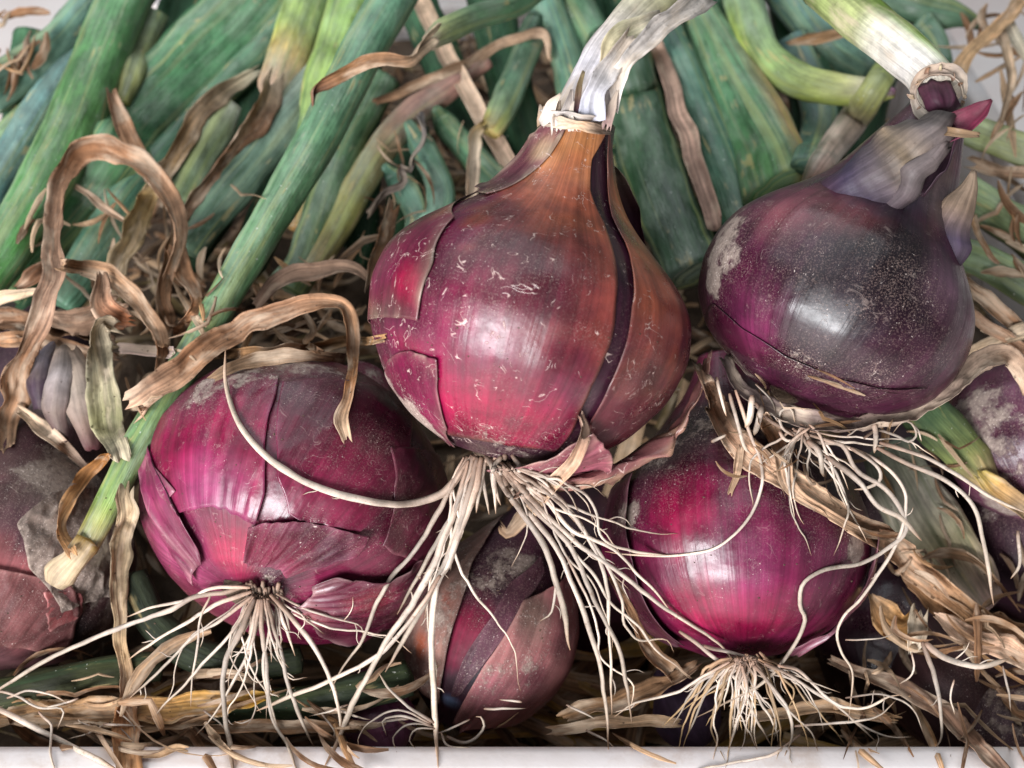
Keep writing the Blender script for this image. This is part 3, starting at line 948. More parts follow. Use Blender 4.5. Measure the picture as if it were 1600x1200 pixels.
ribbon('collar', [(848, 180, .3085), (862, 184, .3010), (890, 186, .2975), (920, 190, .2985), (948, 196, .3065)], [(0, 26), (.3, 20), (.6, 14), (1, 20)], -15, .2, ((0, (226, 218, 214)), (.5, (212, 200, 192)), (1, (206, 190, 176))), 35, neck, M_PAPER, (), 'bulb', n=50, ridge=.2, wob=1.2, th=.0004)
frill(neck, [(p[0] + rn_.uniform(-4, 4), p[1] + 2, p[2] + .0003, rn_.uniform(-6, 10), -rn_.uniform(16, 48)) for p in arc[:14:2]], CREAM, 5, M_PAPER, (7, 16))
for i, (pp, ww, tt, tn) in enumerate([
        ([(962, 172, .302), (966, 140, .302), (984, 92, .304), (1050, 30, .316), (1100, -10, .33)], [(0, 8), (.15, 24), (.5, 36), (1, 46)], [(0, 30), (1, 10)], ((0, (226, 216, 210)), (1, (216, 204, 194)))),
        ([(855, 192, .302), (864, 165, .300), (876, 148, .300)], [(0, 24), (.6, 16), (1, 5)], 20, ((0, (216, 204, 196)), (1, (206, 190, 176)))),
        ([(878, 190, .299), (886, 168, .298), (893, 140, .299)], [(0, 22), (.6, 14), (1, 4)], -15, ((0, (206, 196, 190)), (1, (180, 166, 160)))),
        ([(900, 178, .2985), (903, 140, .299), (912, 112, .301)], [(0, 14), (.5, 12), (1, 5)], 10, ((0, (92, 50, 72)), (1, (160, 140, 96)))),
        ([(950, 195, .300), (958, 165, .3005), (966, 140, .302)], [(0, 16), (.6, 12), (1, 4)], 15, ((0, (112, 70, 84)), (1, (200, 186, 176)))),
        ([(925, 190, .2985), (930, 150, .299), (948, 105, .302), (985, 55, .308)], [(0, 40), (.5, 36), (1, 20)], 0, ((0, (216, 216, 232)), (.6, (222, 212, 206)), (1, (214, 198, 184)))),
        ([(940, 100, .304), (965, 55, .308), (1010, 30, .314), (1035, 22, .32)], [(0, 10), (.5, 40), (1, 14)], 10, ((0, (206, 186, 150)), (.5, (214, 206, 170)), (1, (222, 212, 196))))]):
    ribbon('sheath', pp, ww, tt, .22, tn, 40 + i, neck, M_PAPER, (), 'bulb', ridge=.09)

PL = [(0, 26), (4, 60), (12, 100), (34, 160), (82, 212), (150, 240), (200, 245), (260, 232), (320, 192), (370, 130), (420, 70), (480, 42)]
Lo = Onion('onion', 'crimson onion lying on its side with crumpled skin, root end to the viewer', (462, 782, 0.347), (0.30, 0.64, 0.70), PL, 190, 7, (128, 30, 70),
           blobs=[(320, 700, 90, (160, 20, 74), .8), (280, 860, 90, (186, 84, 126), .8), (300, 960, 80, (172, 92, 104), .85), (375, 860, 60, (188, 22, 78), .9), (640, 690, 110, (88, 24, 48), .8),
                  (480, 575, 100, (98, 54, 66), .7), (520, 700, 90, (126, 34, 60), .5), (600, 900, 110, (110, 36, 58), .6), (430, 900, 50, (70, 26, 46), .8), (520, 790, 60, (170, 40, 84), .5)],
           dirts=[(350, 590, 90, .66), (470, 565, 110, .6), (580, 590, 110, .55), (670, 660, 80, .5), (560, 700, 80, .26), (620, 800, 60, .35), (600, 940, 60, .4), (230, 800, 30, .5), (420, 905, 28, .5), (520, 850, 50, .25)], scratch=.25, nt=180, ns=120, lump=0.02)
Lo.flake('outer_skin', [(300, 605), (250, 660), (232, 720), (240, 770), (280, 800)], [(440, 590), (422, 650), (416, 700), (415, 770), (402, 812)],
         (140, 24, 68), .0003, curl=(0, .0004, 0, .0010), cw=.004, jag=.0010, seed=1, nq=60, npp=60, edge=(190, 110, 150), edge_w=.0005, edge_s=.4, wr=.0004, use_body_blobs=True, blobs=[(300, 620, 70, (110, 48, 74), .7), (330, 770, 70, (186, 84, 136), .6)])
Lo.flake('outer_skin', [(442, 600), (432, 680), (434, 745), (452, 802), (470, 815)], [(640, 610), (640, 680), (625, 740), (612, 790), (560, 832)],
         (118, 24, 60), .0004, curl=(.0005, .0001, 0, .0012), cw=.004, jag=.0012, seed=2, nq=70, npp=70, edge=(180, 100, 130), edge_w=.0005, edge_s=.4, wr=.0002, use_body_blobs=True, blobs=[(500, 770, 60, (172, 50, 92), .6), (600, 650, 70, (96, 28, 52), .7), (520, 610, 70, (104, 40, 62), .5)])
Lo.flake('outer_skin', [('a', -100, 240), ('a', -95, 170), ('a', -80, 100), ('a', -62, 45)], [(262, 770), (292, 802), (318, 850), (338, 888), (330, 912)],
         (150, 50, 94), .0005, curl=(0, .0010, .0, .0003), cw=.004, jag=.0012, seed=3, edge=(214, 150, 160), edge_w=.0008, wr=.0008, use_body_blobs=False, blobs=[(290, 950, 60, (182, 104, 116), .8)])
Lo.flake('crumpled_skin', [(392, 825), (388, 850), (384, 876), (388, 892)], [(570, 838), (555, 862), (510, 880), (455, 892)],
         (104, 24, 56), .0003, curl=(.0002, .0003, .0009, 0), cw=.003, jag=.0012, seed=4, edge=(170, 100, 130), edge_w=.0005, edge_s=.4, mat=M_DULL, dirt=.2, wr=.0014, use_body_blobs=False, blobs=[(520, 860, 40, (72, 28, 50), .7)], nq=60, npp=80)
Lo.flake('loose_skin', [(488, 905), (520, 893), (560, 902), (602, 900), (650, 870)], [(440, 945), (500, 985), (560, 1000), (620, 985), (670, 930)],
         (104, 30, 58), .0005, curl=(.0012, 0, .0002, 0), cw=.003, jag=.0012, seed=5, edge=(204, 164, 164), edge_w=.0007, wr=.0018, use_body_blobs=False, blobs=[(580, 930, 40, (166, 50, 74), .7), (480, 960, 40, (150, 80, 84), .7)])
Lo.flake('loose_skin', [(608, 700), (612, 750), (610, 800), (590, 850)], [(700, 700), (698, 760), (690, 830), (660, 880)], (100, 28, 54), .0004, curl=(.0005, 0, .0, .0006), cw=.003, jag=.0016, seed=6, edge=(150, 90, 100), edge_w=.0005, edge_s=.4, use_body_blobs=True, wr=.0004)

PR = [(0, 20), (6, 66), (34, 136), (88, 184), (150, 205), (190, 208), (250, 192), (310, 150), (360, 105), (420, 60), (480, 35)]
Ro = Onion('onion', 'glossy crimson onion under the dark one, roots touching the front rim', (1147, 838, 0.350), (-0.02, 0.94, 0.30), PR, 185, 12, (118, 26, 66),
           blobs=[(1060, 800, 46, (160, 12, 70), .85, 1.8), (1110, 950, 70, (156, 8, 66), .9), (1190, 970, 60, (146, 10, 64), .8), (1265, 720, 130, (52, 24, 40), .9), (1030, 700, 110, (50, 24, 38), .9), (1140, 660, 90, (44, 22, 34), .9),  # broad dark plum blobs on top paint the shade beneath the upper onions
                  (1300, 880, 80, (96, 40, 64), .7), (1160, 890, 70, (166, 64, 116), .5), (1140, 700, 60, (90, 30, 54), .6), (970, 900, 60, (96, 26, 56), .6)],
           dirts=[(1030, 700, 100, .58), (1240, 690, 120, .56), (1130, 660, 90, .5), (985, 800, 40, .62), (1338, 860, 34, .8), (1290, 800, 60, .35), (1180, 780, 100, .22)], scratch=.15, nt=170, ns=110, lump=0.016)
Ro.flake('loose_skin', [(1352, 830), (1338, 900), (1300, 960), (1240, 1005)], [('a', 96, 190), ('a', 92, 120), ('a', 76, 60), ('a', 50, 14)], (140, 76, 96), .0012, curl=(.0014, 0, .0, .0006), cw=.003, jag=.0016, seed=1, edge=(176, 120, 130), edge_w=.0007, wr=.0010, use_body_blobs=False)
Ro.flake('outer_skin', [(960, 760), (958, 850), (985, 940), (1050, 1005)], [(1000, 740), (992, 850), (1015, 930), (1075, 1000)], (92, 34, 58), .0009, curl=(0, .0012, 0, 0), cw=.003, jag=.0010, seed=2, edge=(180, 130, 140), edge_w=.0006, use_body_blobs=False)

PT = [(0, 26), (7, 92), (34, 154), (78, 196), (132, 213), (180, 213), (225, 200), (265, 172), (300, 140), (335, 114), (375, 94), (415, 80), (455, 66), (505, 46)]
TR = Onion('onion', 'very dark soil-dusted onion with a torn open grey neck, at upper right', (1308, 466, 0.326), (0.49, 0.87, 0.06), PT, 172, 19, (84, 30, 58),
           blobs=[(1180, 450, 60, (100, 30, 66), .6), (1200, 520, 50, (124, 36, 82), .7), (1240, 325, 70, (140, 78, 88), .8), (1370, 430, 140, (28, 18, 25), 1.0), (1345, 530, 130, (36, 18, 31), .9),
                  (1485, 450, 60, (116, 84, 100), .75), (1330, 330, 60, (112, 52, 58), .7), (1390, 610, 120, (62, 22, 44), .8), (1395, 290, 80, (74, 62, 78), .9), (1480, 330, 60, (110, 94, 96), .8), (1440, 240, 60, (150, 132, 116), .8)],
           dirts=[(1135, 360, 66, .8), (1112, 440, 46, .75), (1140, 400, 60, .6), (1155, 570, 50, .7), (1400, 440, 80, .44), (1370, 400, 50, .38), (1125, 540, 36, .8), (1260, 570, 60, .42), (1340, 590, 60, .36), (1450, 560, 70, .25), (1250, 390, 80, .3)], scratch=.2, nt=170, ns=120, mat=None, lump=0.02)
TR.flake('outer_skin', [(1105, 500), (1130, 535), (1190, 566), (1260, 590), (1330, 603), (1400, 606)], [('a', -60, 60), ('a', -40, 40), ('a', -10, 30), ('a', 20, 34), ('a', 50, 60), ('a', 60, 90)], (84, 26, 52), .0006, curl=(.0003, 0, 0, .0), cw=.003, jag=.0004, seed=1, edge=(70, 26, 46), edge_w=.0006, use_body_blobs=True)
# torn sheaths of the neck
for i, (pp, ww, tt, tn, cu) in enumerate([
        ([(1262, 318, .316), (1330, 285, .305), (1400, 246, .299), (1455, 205, .298), (1475, 185, .300)], [(0, 30), (.25, 84), (.6, 112), (.9, 84), (1, 60)], [(0, -5), (1, 10)], ((0, (92, 56, 70)), (.3, (74, 64, 88)), (.5, (104, 92, 96)), (.65, (150, 130, 108)), (.85, (128, 116, 114)), (1, (120, 108, 104))), -.34),
        ([(1462, 430, .3105), (1478, 372, .3100), (1496, 322, .3105), (1520, 266, .3125)], [(0, 40), (.3, 72), (.7, 50), (1, 8)], 12, ((0, (70, 48, 66)), (.35, (84, 70, 92)), (.65, (150, 126, 108)), (1, (186, 160, 136))), -.25),
        ([(1470, 220, .302), (1500, 196, .300), (1530, 172, .299), (1549, 156, .298)], [(0, 40), (.4, 46), (.8, 28), (1, 4)], 30, ((0, (92, 40, 64)), (.5, (134, 48, 76)), (1, (110, 44, 62))), .30),
        ([(1440, 305, .304), (1462, 270, .304), (1482, 235, .303), (1497, 205, .303)], [(0, 16), (.4, 54), (.8, 50), (1, 20)], 55, ((0, (70, 44, 58)), (.5, (60, 34, 50)), (1, (96, 60, 74))), .35),
        ([(1478, 206, .297), (1500, 208, .295), (1530, 210, .296)], [(0, 14), (.5, 14), (1, 8)], 30, ((0, (150, 120, 90)), (1, (166, 136, 108))), .2),
        ([(1380, 335, .306), (1420, 296, .299), (1450, 255, .296), (1478, 225, .298)], [(0, 30), (.5, 46), (1, 30)], -20, ((0, (70, 54, 66)), (.5, (120, 108, 108)), (1, (128, 114, 112))), -.3)]):
    ribbon('sheath', pp, ww, tt, cu, tn, 60 + i, TR.o, M_SLATE, (), 'bulb', ridge=.04, th=.0004, wob=.10, ragged=(0.05, .5))
# its broken stem, folded back behind the neck
stem = tube('stem', [(1468, 150, .318), (1446, 112, .324), (1400, 70, .334), (1345, 28, .348), (1285, -25, .366)], [(0, 40), (.15, 36), (.5, 38), (1, 40)], .85,
     ((0, (226, 216, 200)), (.2, (246, 238, 232)), (.45, (240, 232, 216)), (.62, (176, 182, 126)), (1, (150, 168, 96))), 71, TR.o, M_PAPER, (), 'bulb', dent=.10, sides=20, side=(20, (140, 176, 70), 0.0, 0.3, .5))
stem['_o'] = tuple(TR.o['_o'])
rn_ = random.Random(9)
ring = [(1468 + 40 * math.cos(a_), 148 + 38 * math.sin(a_), .3125 - .0016 * math.sin(a_ + 1.2)) for a_ in np.linspace(.3, 6.4, 12)]
ribbon('stem_collar', ring, [(0, 4), (.25, 24), (.45, 9), (.6, 18), (.8, 24), (1, 5)], 30, .35, ((0, (150, 136, 120)), (.3, (186, 176, 164)), (.6, (140, 112, 96)), (1, (170, 160, 150))), 74, stem, M_PAPER, (), 'bulb', n=70, ridge=.2, wob=1.0, th=.0006)
frill(stem, [(p[0], p[1], p[2] - .0004, (1468 - p[0]) * rn_.uniform(-.3, .5), (148 - p[1]) * rn_.uniform(-.3, .5) - 3) for p in ring], [(176, 160, 130), (150, 112, 84), (186, 166, 140), (130, 100, 84)], 8, M_PAPER, (4, 10))
tube('stem_core', [(1476, 172, .306), (1472, 156, .308), (1466, 140, .316)], [(0, 18), (.3, 30), (1, 30)], .9, ((0, (58, 26, 44)), (1, (96, 50, 72))), 73, stem, M_DULL, (), 'bulb', dent=.7, sides=18, crease=.4)
ribbon('loose_skin', [(1130, 560, .325), (1165, 612, .318), (1240, 652, .312), (1330, 668, .311), (1420, 646, .312), (1490, 604, .314), (1540, 566, .318), (1575, 555, .322), (1600, 590, .325), (1612, 620, .33)],
       [(0, 20), (.2, 34), (.5, 34), (.75, 40), (.9, 30), (1, 20)], [(0, 30), (.5, 45), (.8, 20), (1, -40)], .3, ((0, (112, 96, 92)), (.4, (126, 106, 98)), (.7, (150, 128, 114)), (1, (176, 146, 120))), 66, TR.o, M_PAPER, (), 'bulb', ridge=.14, wob=.4)

PB = [(0, 14), (8, 40), (48, 92), (100, 122), (150, 133), (200, 127), (250, 104), (300, 68), (340, 44), (380, 30)]
B = Onion('onion', 'small narrow onion with split brown-pink skin, low in the middle of the front', (765, 992, 0.362), (0.36, 0.90, 0.22), PB, 152, 23, (66, 26, 48),
          blobs=[(725, 990, 40, (136, 10, 66), .9, 1.5), (790, 900, 50, (70, 36, 50), .7), (745, 1060, 30, (40, 36, 46), .8), (702, 1095, 16, (110, 130, 160), .8)],  # the small blue-grey blob at the lower left is a painted glint
          dirts=[(800, 880, 70, .6), (760, 900, 60, .5), (720, 900, 30, .5)], scratch=0, nt=120, ns=90, mat=M_DULL)
B.flake('outer_skin', [('a', -60, 330), ('a', -105, 240), ('a', -112, 150), ('a', -95, 40)], [(762, 850), (733, 918), (713, 968), (700, 1030), (692, 1090)], (158, 112, 104), .0009, curl=(0, .0010, .0, .0004), cw=.003, jag=.0012, seed=1, edge=(120, 80, 80), edge_w=.0006, use_body_blobs=False,
        blobs=[(660, 1010, 14, (196, 88, 66), .9, 2), (700, 940, 16, (190, 104, 96), .9), (690, 1060, 12, (190, 84, 70), .9, 2), (650, 1080, 30, (136, 84, 92), .7), (725, 890, 40, (120, 92, 84), .7)], dirt=.52)
B.flake('outer_skin', [(860, 915), (815, 942), (775, 1012), (732, 1086), (714, 1118)], [('a', 70, 290), ('a', 105, 220), ('a', 112, 150), ('a', 80, 40), ('a', 20, 12)], (176, 112, 116), .0009, curl=(.0012, 0, .0006, .0006), cw=.003, jag=.0014, seed=2, edge=(176, 120, 116), edge_w=.0006, use_body_blobs=False,
        blobs=[(830, 960, 40, (136, 104, 96), .8), (760, 1080, 50, (164, 96, 110), .8), (870, 1000, 40, (120, 66, 76), .7), (830, 1060, 40, (128, 60, 84), .6)], dirt=.46)
B.flake('outer_skin', [(842, 868), (795, 915), (765, 965), (725, 1030), (706, 1085)], [(850, 890), (820, 940), (780, 1005), (745, 1050), (722, 1085)], (88, 46, 64), .0006, curl=(.0006, 0, 0, 0), cw=.002, jag=.0010, seed=3, edge=(120, 84, 96), edge_w=.0005, use_body_blobs=False, dirt=.36)

PX = [(0, 20), (8, 70), (40, 140), (100, 185), (170, 200), (230, 190), (290, 150), (330, 110), (370, 80), (430, 60), (480, 40)]
LP = Onion('onion', 'dirty dull onion with a pale papery neck, cut by the left edge of the picture', (10, 868, 0.366), (0.26, 0.88, 0.30), PX, 170, 29, (98, 62, 68),
           blobs=[(105, 610, 60, (196, 182, 172), .95), (125, 560, 50, (176, 150, 134), .9), (60, 690, 70, (64, 34, 44), .9), (170, 700, 50, (66, 40, 46), .8), (110, 770, 90, (118, 98, 92), .85), (20, 930, 90, (158, 84, 92), .9),
                  (100, 940, 40, (184, 90, 96), .8), (110, 1000, 60, (30, 24, 28), .9), (60, 830, 50, (96, 66, 80), .7), (140, 690, 30, (80, 46, 52), .7)],
           dirts=[(120, 760, 110, .72), (150, 860, 80, .95), (130, 910, 60, .8), (60, 720, 60, .4), (180, 950, 70, .7), (60, 830, 60, .5), (20, 780, 60, .5)], scratch=0, nt=130, ns=100, mat=M_DULL, lump=.03)
LP.flake('loose_skin', [('a', -30, 120), ('a', -25, 70), ('a', -20, 30)], [(105, 905), (120, 955), (92, 1020)], (112, 66, 70), .0006, curl=(0, .0008, .0004, .0004), cw=.004, jag=.0014, seed=1, edge=(176, 116, 116), edge_w=.0008, wr=.0009, use_body_blobs=False, dirt=.3)
LP.flake('loose_skin', [(68, 925), (66, 955), (75, 978)], [(118, 918), (122, 950), (108, 968)], (150, 76, 84), .0008, curl=(.0002, .0005, .0005, .0004), cw=.003, jag=.0016, seed=2, edge=(206, 140, 140), edge_w=.0006, wr=.0003, use_body_blobs=False, dirt=.25, nq=24, npp=20)

LP.flake('soil_crust', [('a', 5, 255), ('a', 0, 200), ('a', 8, 150), ('a', 30, 110)], [(196, 730), (205, 800), (190, 880), (170, 925)], (124, 106, 98), .0006, curl=(.0003, .0, .0006, .0006), cw=.004, jag=.0030, seed=7, edge=(92, 74, 68), edge_w=.0012, wr=.0016, use_body_blobs=False,
         blobs=[(150, 860, 40, (176, 160, 140), .7), (100, 780, 40, (96, 80, 78), .7)], dirt=.62, nq=60, npp=60)
for i, (pp, ww, tt, tn) in enumerate([([(150, 700, .352), (135, 640, .348), (122, 585, .350), (112, 545, .356)], [(0, 30), (.4, 64), (.8, 52), (1, 30)], -10, ((0, (96, 56, 60)), (.25, (140, 116, 104)), (.6, (166, 150, 138)), (1, (150, 126, 110)))),
                                      ([(95, 690, .350), (88, 630, .346), (92, 580, .348), (98, 540, .356)], [(0, 20), (.4, 44), (.8, 40), (1, 22)], 20, ((0, (70, 40, 46)), (.3, (120, 100, 94)), (.7, (164, 152, 150)), (1, (150, 130, 116)))),
                                      ([(60, 640, .356), (58, 600, .356), (66, 560, .360), (78, 540, .364)], [(0, 20), (.5, 40), (1, 20)], 25, ((0, (60, 40, 52)), (.5, (84, 66, 80)), (1, (150, 140, 150))))]):
    ribbon('sheath', pp, ww, tt, -.25, tn, 80 + i, LP.o, M_SMOOTH, (), 'bulb', ridge=.04, wob=.15, ragged=(.2, .8))

PQ = [(0, 14), (8, 50), (40, 96), (90, 122), (130, 128), (180, 116), (230, 84), (270, 56), (320, 34)]
FR = Onion('onion', 'wrinkled plum onion behind the right edge, next to the yellowing leaf end', (1606, 690, 0.372), (0.2, 0.7, 0.6), PQ, 120, 37, (112, 56, 84), blobs=[(1530, 660, 60, (96, 60, 72), .7), (1570, 720, 50, (90, 36, 66), .7)],
           dirts=[(1530, 640, 90, .62), (1560, 720, 90, .6), (1560, 790, 60, .7)], nt=90, ns=70, lump=.05)
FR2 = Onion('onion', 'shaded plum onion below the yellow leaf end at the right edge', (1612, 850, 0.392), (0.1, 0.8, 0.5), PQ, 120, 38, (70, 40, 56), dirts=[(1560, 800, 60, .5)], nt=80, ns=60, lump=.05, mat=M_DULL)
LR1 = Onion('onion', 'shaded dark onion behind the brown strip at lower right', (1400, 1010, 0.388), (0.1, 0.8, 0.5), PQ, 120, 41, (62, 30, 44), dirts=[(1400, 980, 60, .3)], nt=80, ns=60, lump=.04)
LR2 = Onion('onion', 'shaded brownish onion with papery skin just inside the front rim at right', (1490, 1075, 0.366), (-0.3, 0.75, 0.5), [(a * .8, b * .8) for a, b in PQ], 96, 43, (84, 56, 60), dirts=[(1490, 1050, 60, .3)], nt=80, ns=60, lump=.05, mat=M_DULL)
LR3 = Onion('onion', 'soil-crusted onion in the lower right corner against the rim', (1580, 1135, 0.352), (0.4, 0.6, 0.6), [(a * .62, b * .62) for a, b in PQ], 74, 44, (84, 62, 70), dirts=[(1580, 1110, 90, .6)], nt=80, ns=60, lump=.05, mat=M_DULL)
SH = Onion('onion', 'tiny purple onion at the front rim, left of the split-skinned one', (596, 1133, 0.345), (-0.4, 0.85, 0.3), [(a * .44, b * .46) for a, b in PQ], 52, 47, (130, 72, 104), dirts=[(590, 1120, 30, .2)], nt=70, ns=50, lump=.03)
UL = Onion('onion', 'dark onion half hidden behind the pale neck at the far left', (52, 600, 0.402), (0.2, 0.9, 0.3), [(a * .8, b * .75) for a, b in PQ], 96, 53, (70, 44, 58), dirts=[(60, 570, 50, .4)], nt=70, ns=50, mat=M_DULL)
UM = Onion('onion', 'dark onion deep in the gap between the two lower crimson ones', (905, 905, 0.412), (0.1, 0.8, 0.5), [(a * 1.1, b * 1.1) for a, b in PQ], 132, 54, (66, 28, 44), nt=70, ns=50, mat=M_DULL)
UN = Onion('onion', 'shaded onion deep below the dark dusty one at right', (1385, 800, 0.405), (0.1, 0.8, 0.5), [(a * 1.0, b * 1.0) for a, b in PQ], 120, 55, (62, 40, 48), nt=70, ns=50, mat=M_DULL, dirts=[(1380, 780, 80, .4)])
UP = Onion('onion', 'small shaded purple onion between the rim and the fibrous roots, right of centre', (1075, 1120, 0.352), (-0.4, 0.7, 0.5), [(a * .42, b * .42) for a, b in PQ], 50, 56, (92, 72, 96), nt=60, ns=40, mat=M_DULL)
for on in (Lo, Ro, C, B, SH, TR):
    q = on.c - on.A * (on.sc * on.k)
    # root plate: a short rough brown disc
    th, ss = np.meshgrid(np.linspace(0, 2 * math.pi, 26, endpoint=False), np.linspace(0, 1, 7))
    rr = (np.where(ss < .5, 1.0, 1.0 - (ss - .5) * 1.4)) * np.max(on.fr) * .115 * on.k * (1 + .35 * (vnoise(np.stack([np.cos(th) * 3, np.sin(th) * 3, ss * 4], -1), on.seed) - .5))
    P = q + on.A * (.002 - ss * .0045)[..., None] + (np.cos(th)[..., None] * on.E0 + np.sin(th)[..., None] * on.E1) * rr[..., None]
    V = np.vstack([P.reshape(-1, 3), q - on.A * .0026])
    F = grid_faces(7, 26, True).tolist() + [[len(V) - 1, 6 * 26 + j, 6 * 26 + (j + 1) % 26] for j in range(26)]
    on.plate = mesh_obj('root_plate', V, F, M_SOIL, on.o)
    on.plate['_o'] = tuple(on.o['_o'])

# ------------------------------------------------------------------ green leaves, back to front


def ld(py, lay):
    u = min(max((py - 450.0) / 170.0, 0.0), 1.0)
    return 0.388 + max(450.0 - py, 0.0) / 450.0 * 0.085 + lay * (0.0125 * (1 - u) + 0.0062 * u)


def LP3(pts):
    return [(p[0], p[1], ld(p[1], p[2])) for p in pts]


GRN, BLU, DRKG, LIME = (66, 130, 84), (92, 138, 130), (44, 88, 66), (112, 172, 84)
TAN, BRN, PALE, ORG, GREY = (172, 136, 104), (134, 96, 66), (200, 178, 150), (158, 106, 56), (150, 138, 122)
GROUP = 'onion leaves lying over the heap'
ls_ = [0]


def leaf(label, pts, rad, tone, flat=.62, dent=.13, crease=.16, dry=None, side=None, clear=('leaf',), turn=0.0, sides=18, mat=None):
    ls_[0] += 1
    sd = 100 + ls_[0] * 7
    P = LP3(pts)
    if pts[0][1] < 20:                        # the leaf goes on beyond the top of the picture
        d0 = np.array(P[0]) - np.array(P[1]); k = 190.0 / max(np.hypot(d0[0], d0[1]), 1)
        ex = np.array(P[0]) + d0 * k
        ex[2] = P[0][2] + .045
        seg = np.linalg.norm(np.diff(np.array(P)[:, :2], axis=0), axis=1).sum()
        f = 190.0 / (190.0 + seg)
        P = [tuple(ex)] + P
        if not np.isscalar(rad):
            rad = [(0, rad[0][1] * .8)] + [(f + (1 - f) * x, w) for x, w in rad]
        tone = ((0, tone[0][1]),) + tuple((f + (1 - f) * x, w) for x, w in tone)
        if side is not None:
            side = (side[0], side[1], f + (1 - f) * side[2], f + (1 - f) * side[3], side[4])
    if dry is None:
        o = tube('onion_leaf', P, rad, flat, tone, sd, None, mat or M_LEAF, clear, 'leaf', sides=sides, dent=dent, crease=crease, side=side, turn=turn)
        return tag(o, label, 'leaf', GROUP)
    t = thing('onion_leaf', label, 'leaf', at(*P[0]), GROUP)
    tube('blade', P, rad, flat, tone, sd, t, mat or M_LEAF, clear, 'leaf', sides=sides, dent=dent, crease=crease, side=side, turn=turn)
    for dp, w, tw, tn in dry:
        ribbon('dry_tip', LP3(dp), w, tw, .3, tn, sd + 3, t, M_DRY, ('leaf',), 'leaf', ridge=.08)
    return t


def two(a, b):
    return ((0, a), (1, b))


# deepest layer, mostly in shade: leaves of the onions below
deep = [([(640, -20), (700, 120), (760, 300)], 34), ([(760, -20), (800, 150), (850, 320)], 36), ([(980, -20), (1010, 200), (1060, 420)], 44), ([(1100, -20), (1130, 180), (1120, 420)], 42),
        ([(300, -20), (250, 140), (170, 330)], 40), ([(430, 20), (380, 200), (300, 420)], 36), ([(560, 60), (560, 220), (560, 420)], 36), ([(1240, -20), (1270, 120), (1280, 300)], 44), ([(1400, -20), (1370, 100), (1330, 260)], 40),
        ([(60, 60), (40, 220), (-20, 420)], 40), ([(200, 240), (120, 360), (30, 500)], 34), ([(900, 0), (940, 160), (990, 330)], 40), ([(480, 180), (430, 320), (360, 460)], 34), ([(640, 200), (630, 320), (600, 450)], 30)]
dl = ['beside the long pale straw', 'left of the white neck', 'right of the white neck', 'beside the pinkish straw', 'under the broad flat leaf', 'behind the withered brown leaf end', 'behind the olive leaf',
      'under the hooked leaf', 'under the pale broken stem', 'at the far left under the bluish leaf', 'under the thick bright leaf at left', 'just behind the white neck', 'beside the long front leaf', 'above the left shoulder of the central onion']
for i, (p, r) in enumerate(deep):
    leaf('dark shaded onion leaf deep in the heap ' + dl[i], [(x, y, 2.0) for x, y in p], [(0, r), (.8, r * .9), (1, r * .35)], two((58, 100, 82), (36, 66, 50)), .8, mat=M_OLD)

leaf('dull green leaf tip low at the far left edge behind the thick leaf', [(70, 150, 1.2), (20, 200, 1.2), (-30, 250, 1.2)], 18, two((110, 150, 100), (100, 140, 104)))
leaf('pale blue-green leaf beside the thick bright leaf at upper left', [(140, 60, 1.0), (80, 145, .8), (30, 225, .8), (-30, 320, .8)], [(0, 24), (1, 30)], two((110, 150, 152), (96, 138, 142)))
leaf('bluish leaf crossing the top left corner', [(150, -5, .3), (90, 65, .2), (40, 105, .2), (-25, 150, .2)], [(0, 26), (1, 36)], ((0, (116, 158, 156)), (.5, (96, 140, 130)), (1, (84, 130, 124))), turn=15)
leaf('broad flat green leaf slanting down from the top, left of centre', [(430, -40, .9), (385, 20, .8), (300, 105, .8), (225, 185, .8), (150, 285, 1.0), (70, 380, 1.1), (0, 450, 1.1)], [(0, 62), (.4, 60), (.65, 46), (1, 36)],
     ((0, (84, 138, 110)), (.3, (74, 132, 100)), (.6, (60, 116, 84)), (1, (70, 130, 92))), .45, .08)
leaf('slim leaf running along the lower edge of the broad flat leaf', [(470, 20, .9), (405, 85, .7), (320, 170, .6), (240, 262, .7), (190, 330, .8), (130, 420, .9), (90, 470, 1.0)], [(0, 26), (.4, 22), (.7, 34), (1, 32)], ((0, (96, 140, 116)), (.4, (58, 104, 84)), (.7, (86, 138, 120)), (1, (80, 130, 112))))
leaf('short grey-green leaf stub with a whitish tip among brown strips', [(362, 162, .4), (340, 200, .3), (310, 250, .4), (276, 312, .6)], [(0, 16), (.25, 26), (1, 24)], ((0, (176, 184, 164)), (.25, (136, 158, 122)), (.6, (92, 122, 82)), (1, (82, 112, 76))))
leaf('greyish green leaf with a pale upper end behind the long front leaf', [(510, 110, .6), (455, 180, .2), (390, 262, .2), (330, 335, .4), (290, 390, .6)], [(0, 30), (.5, 34), (1, 28)], ((0, (150, 164, 152)), (.4, (112, 142, 130)), (1, (60, 96, 78))))  # pale grey at the top, turning green further down
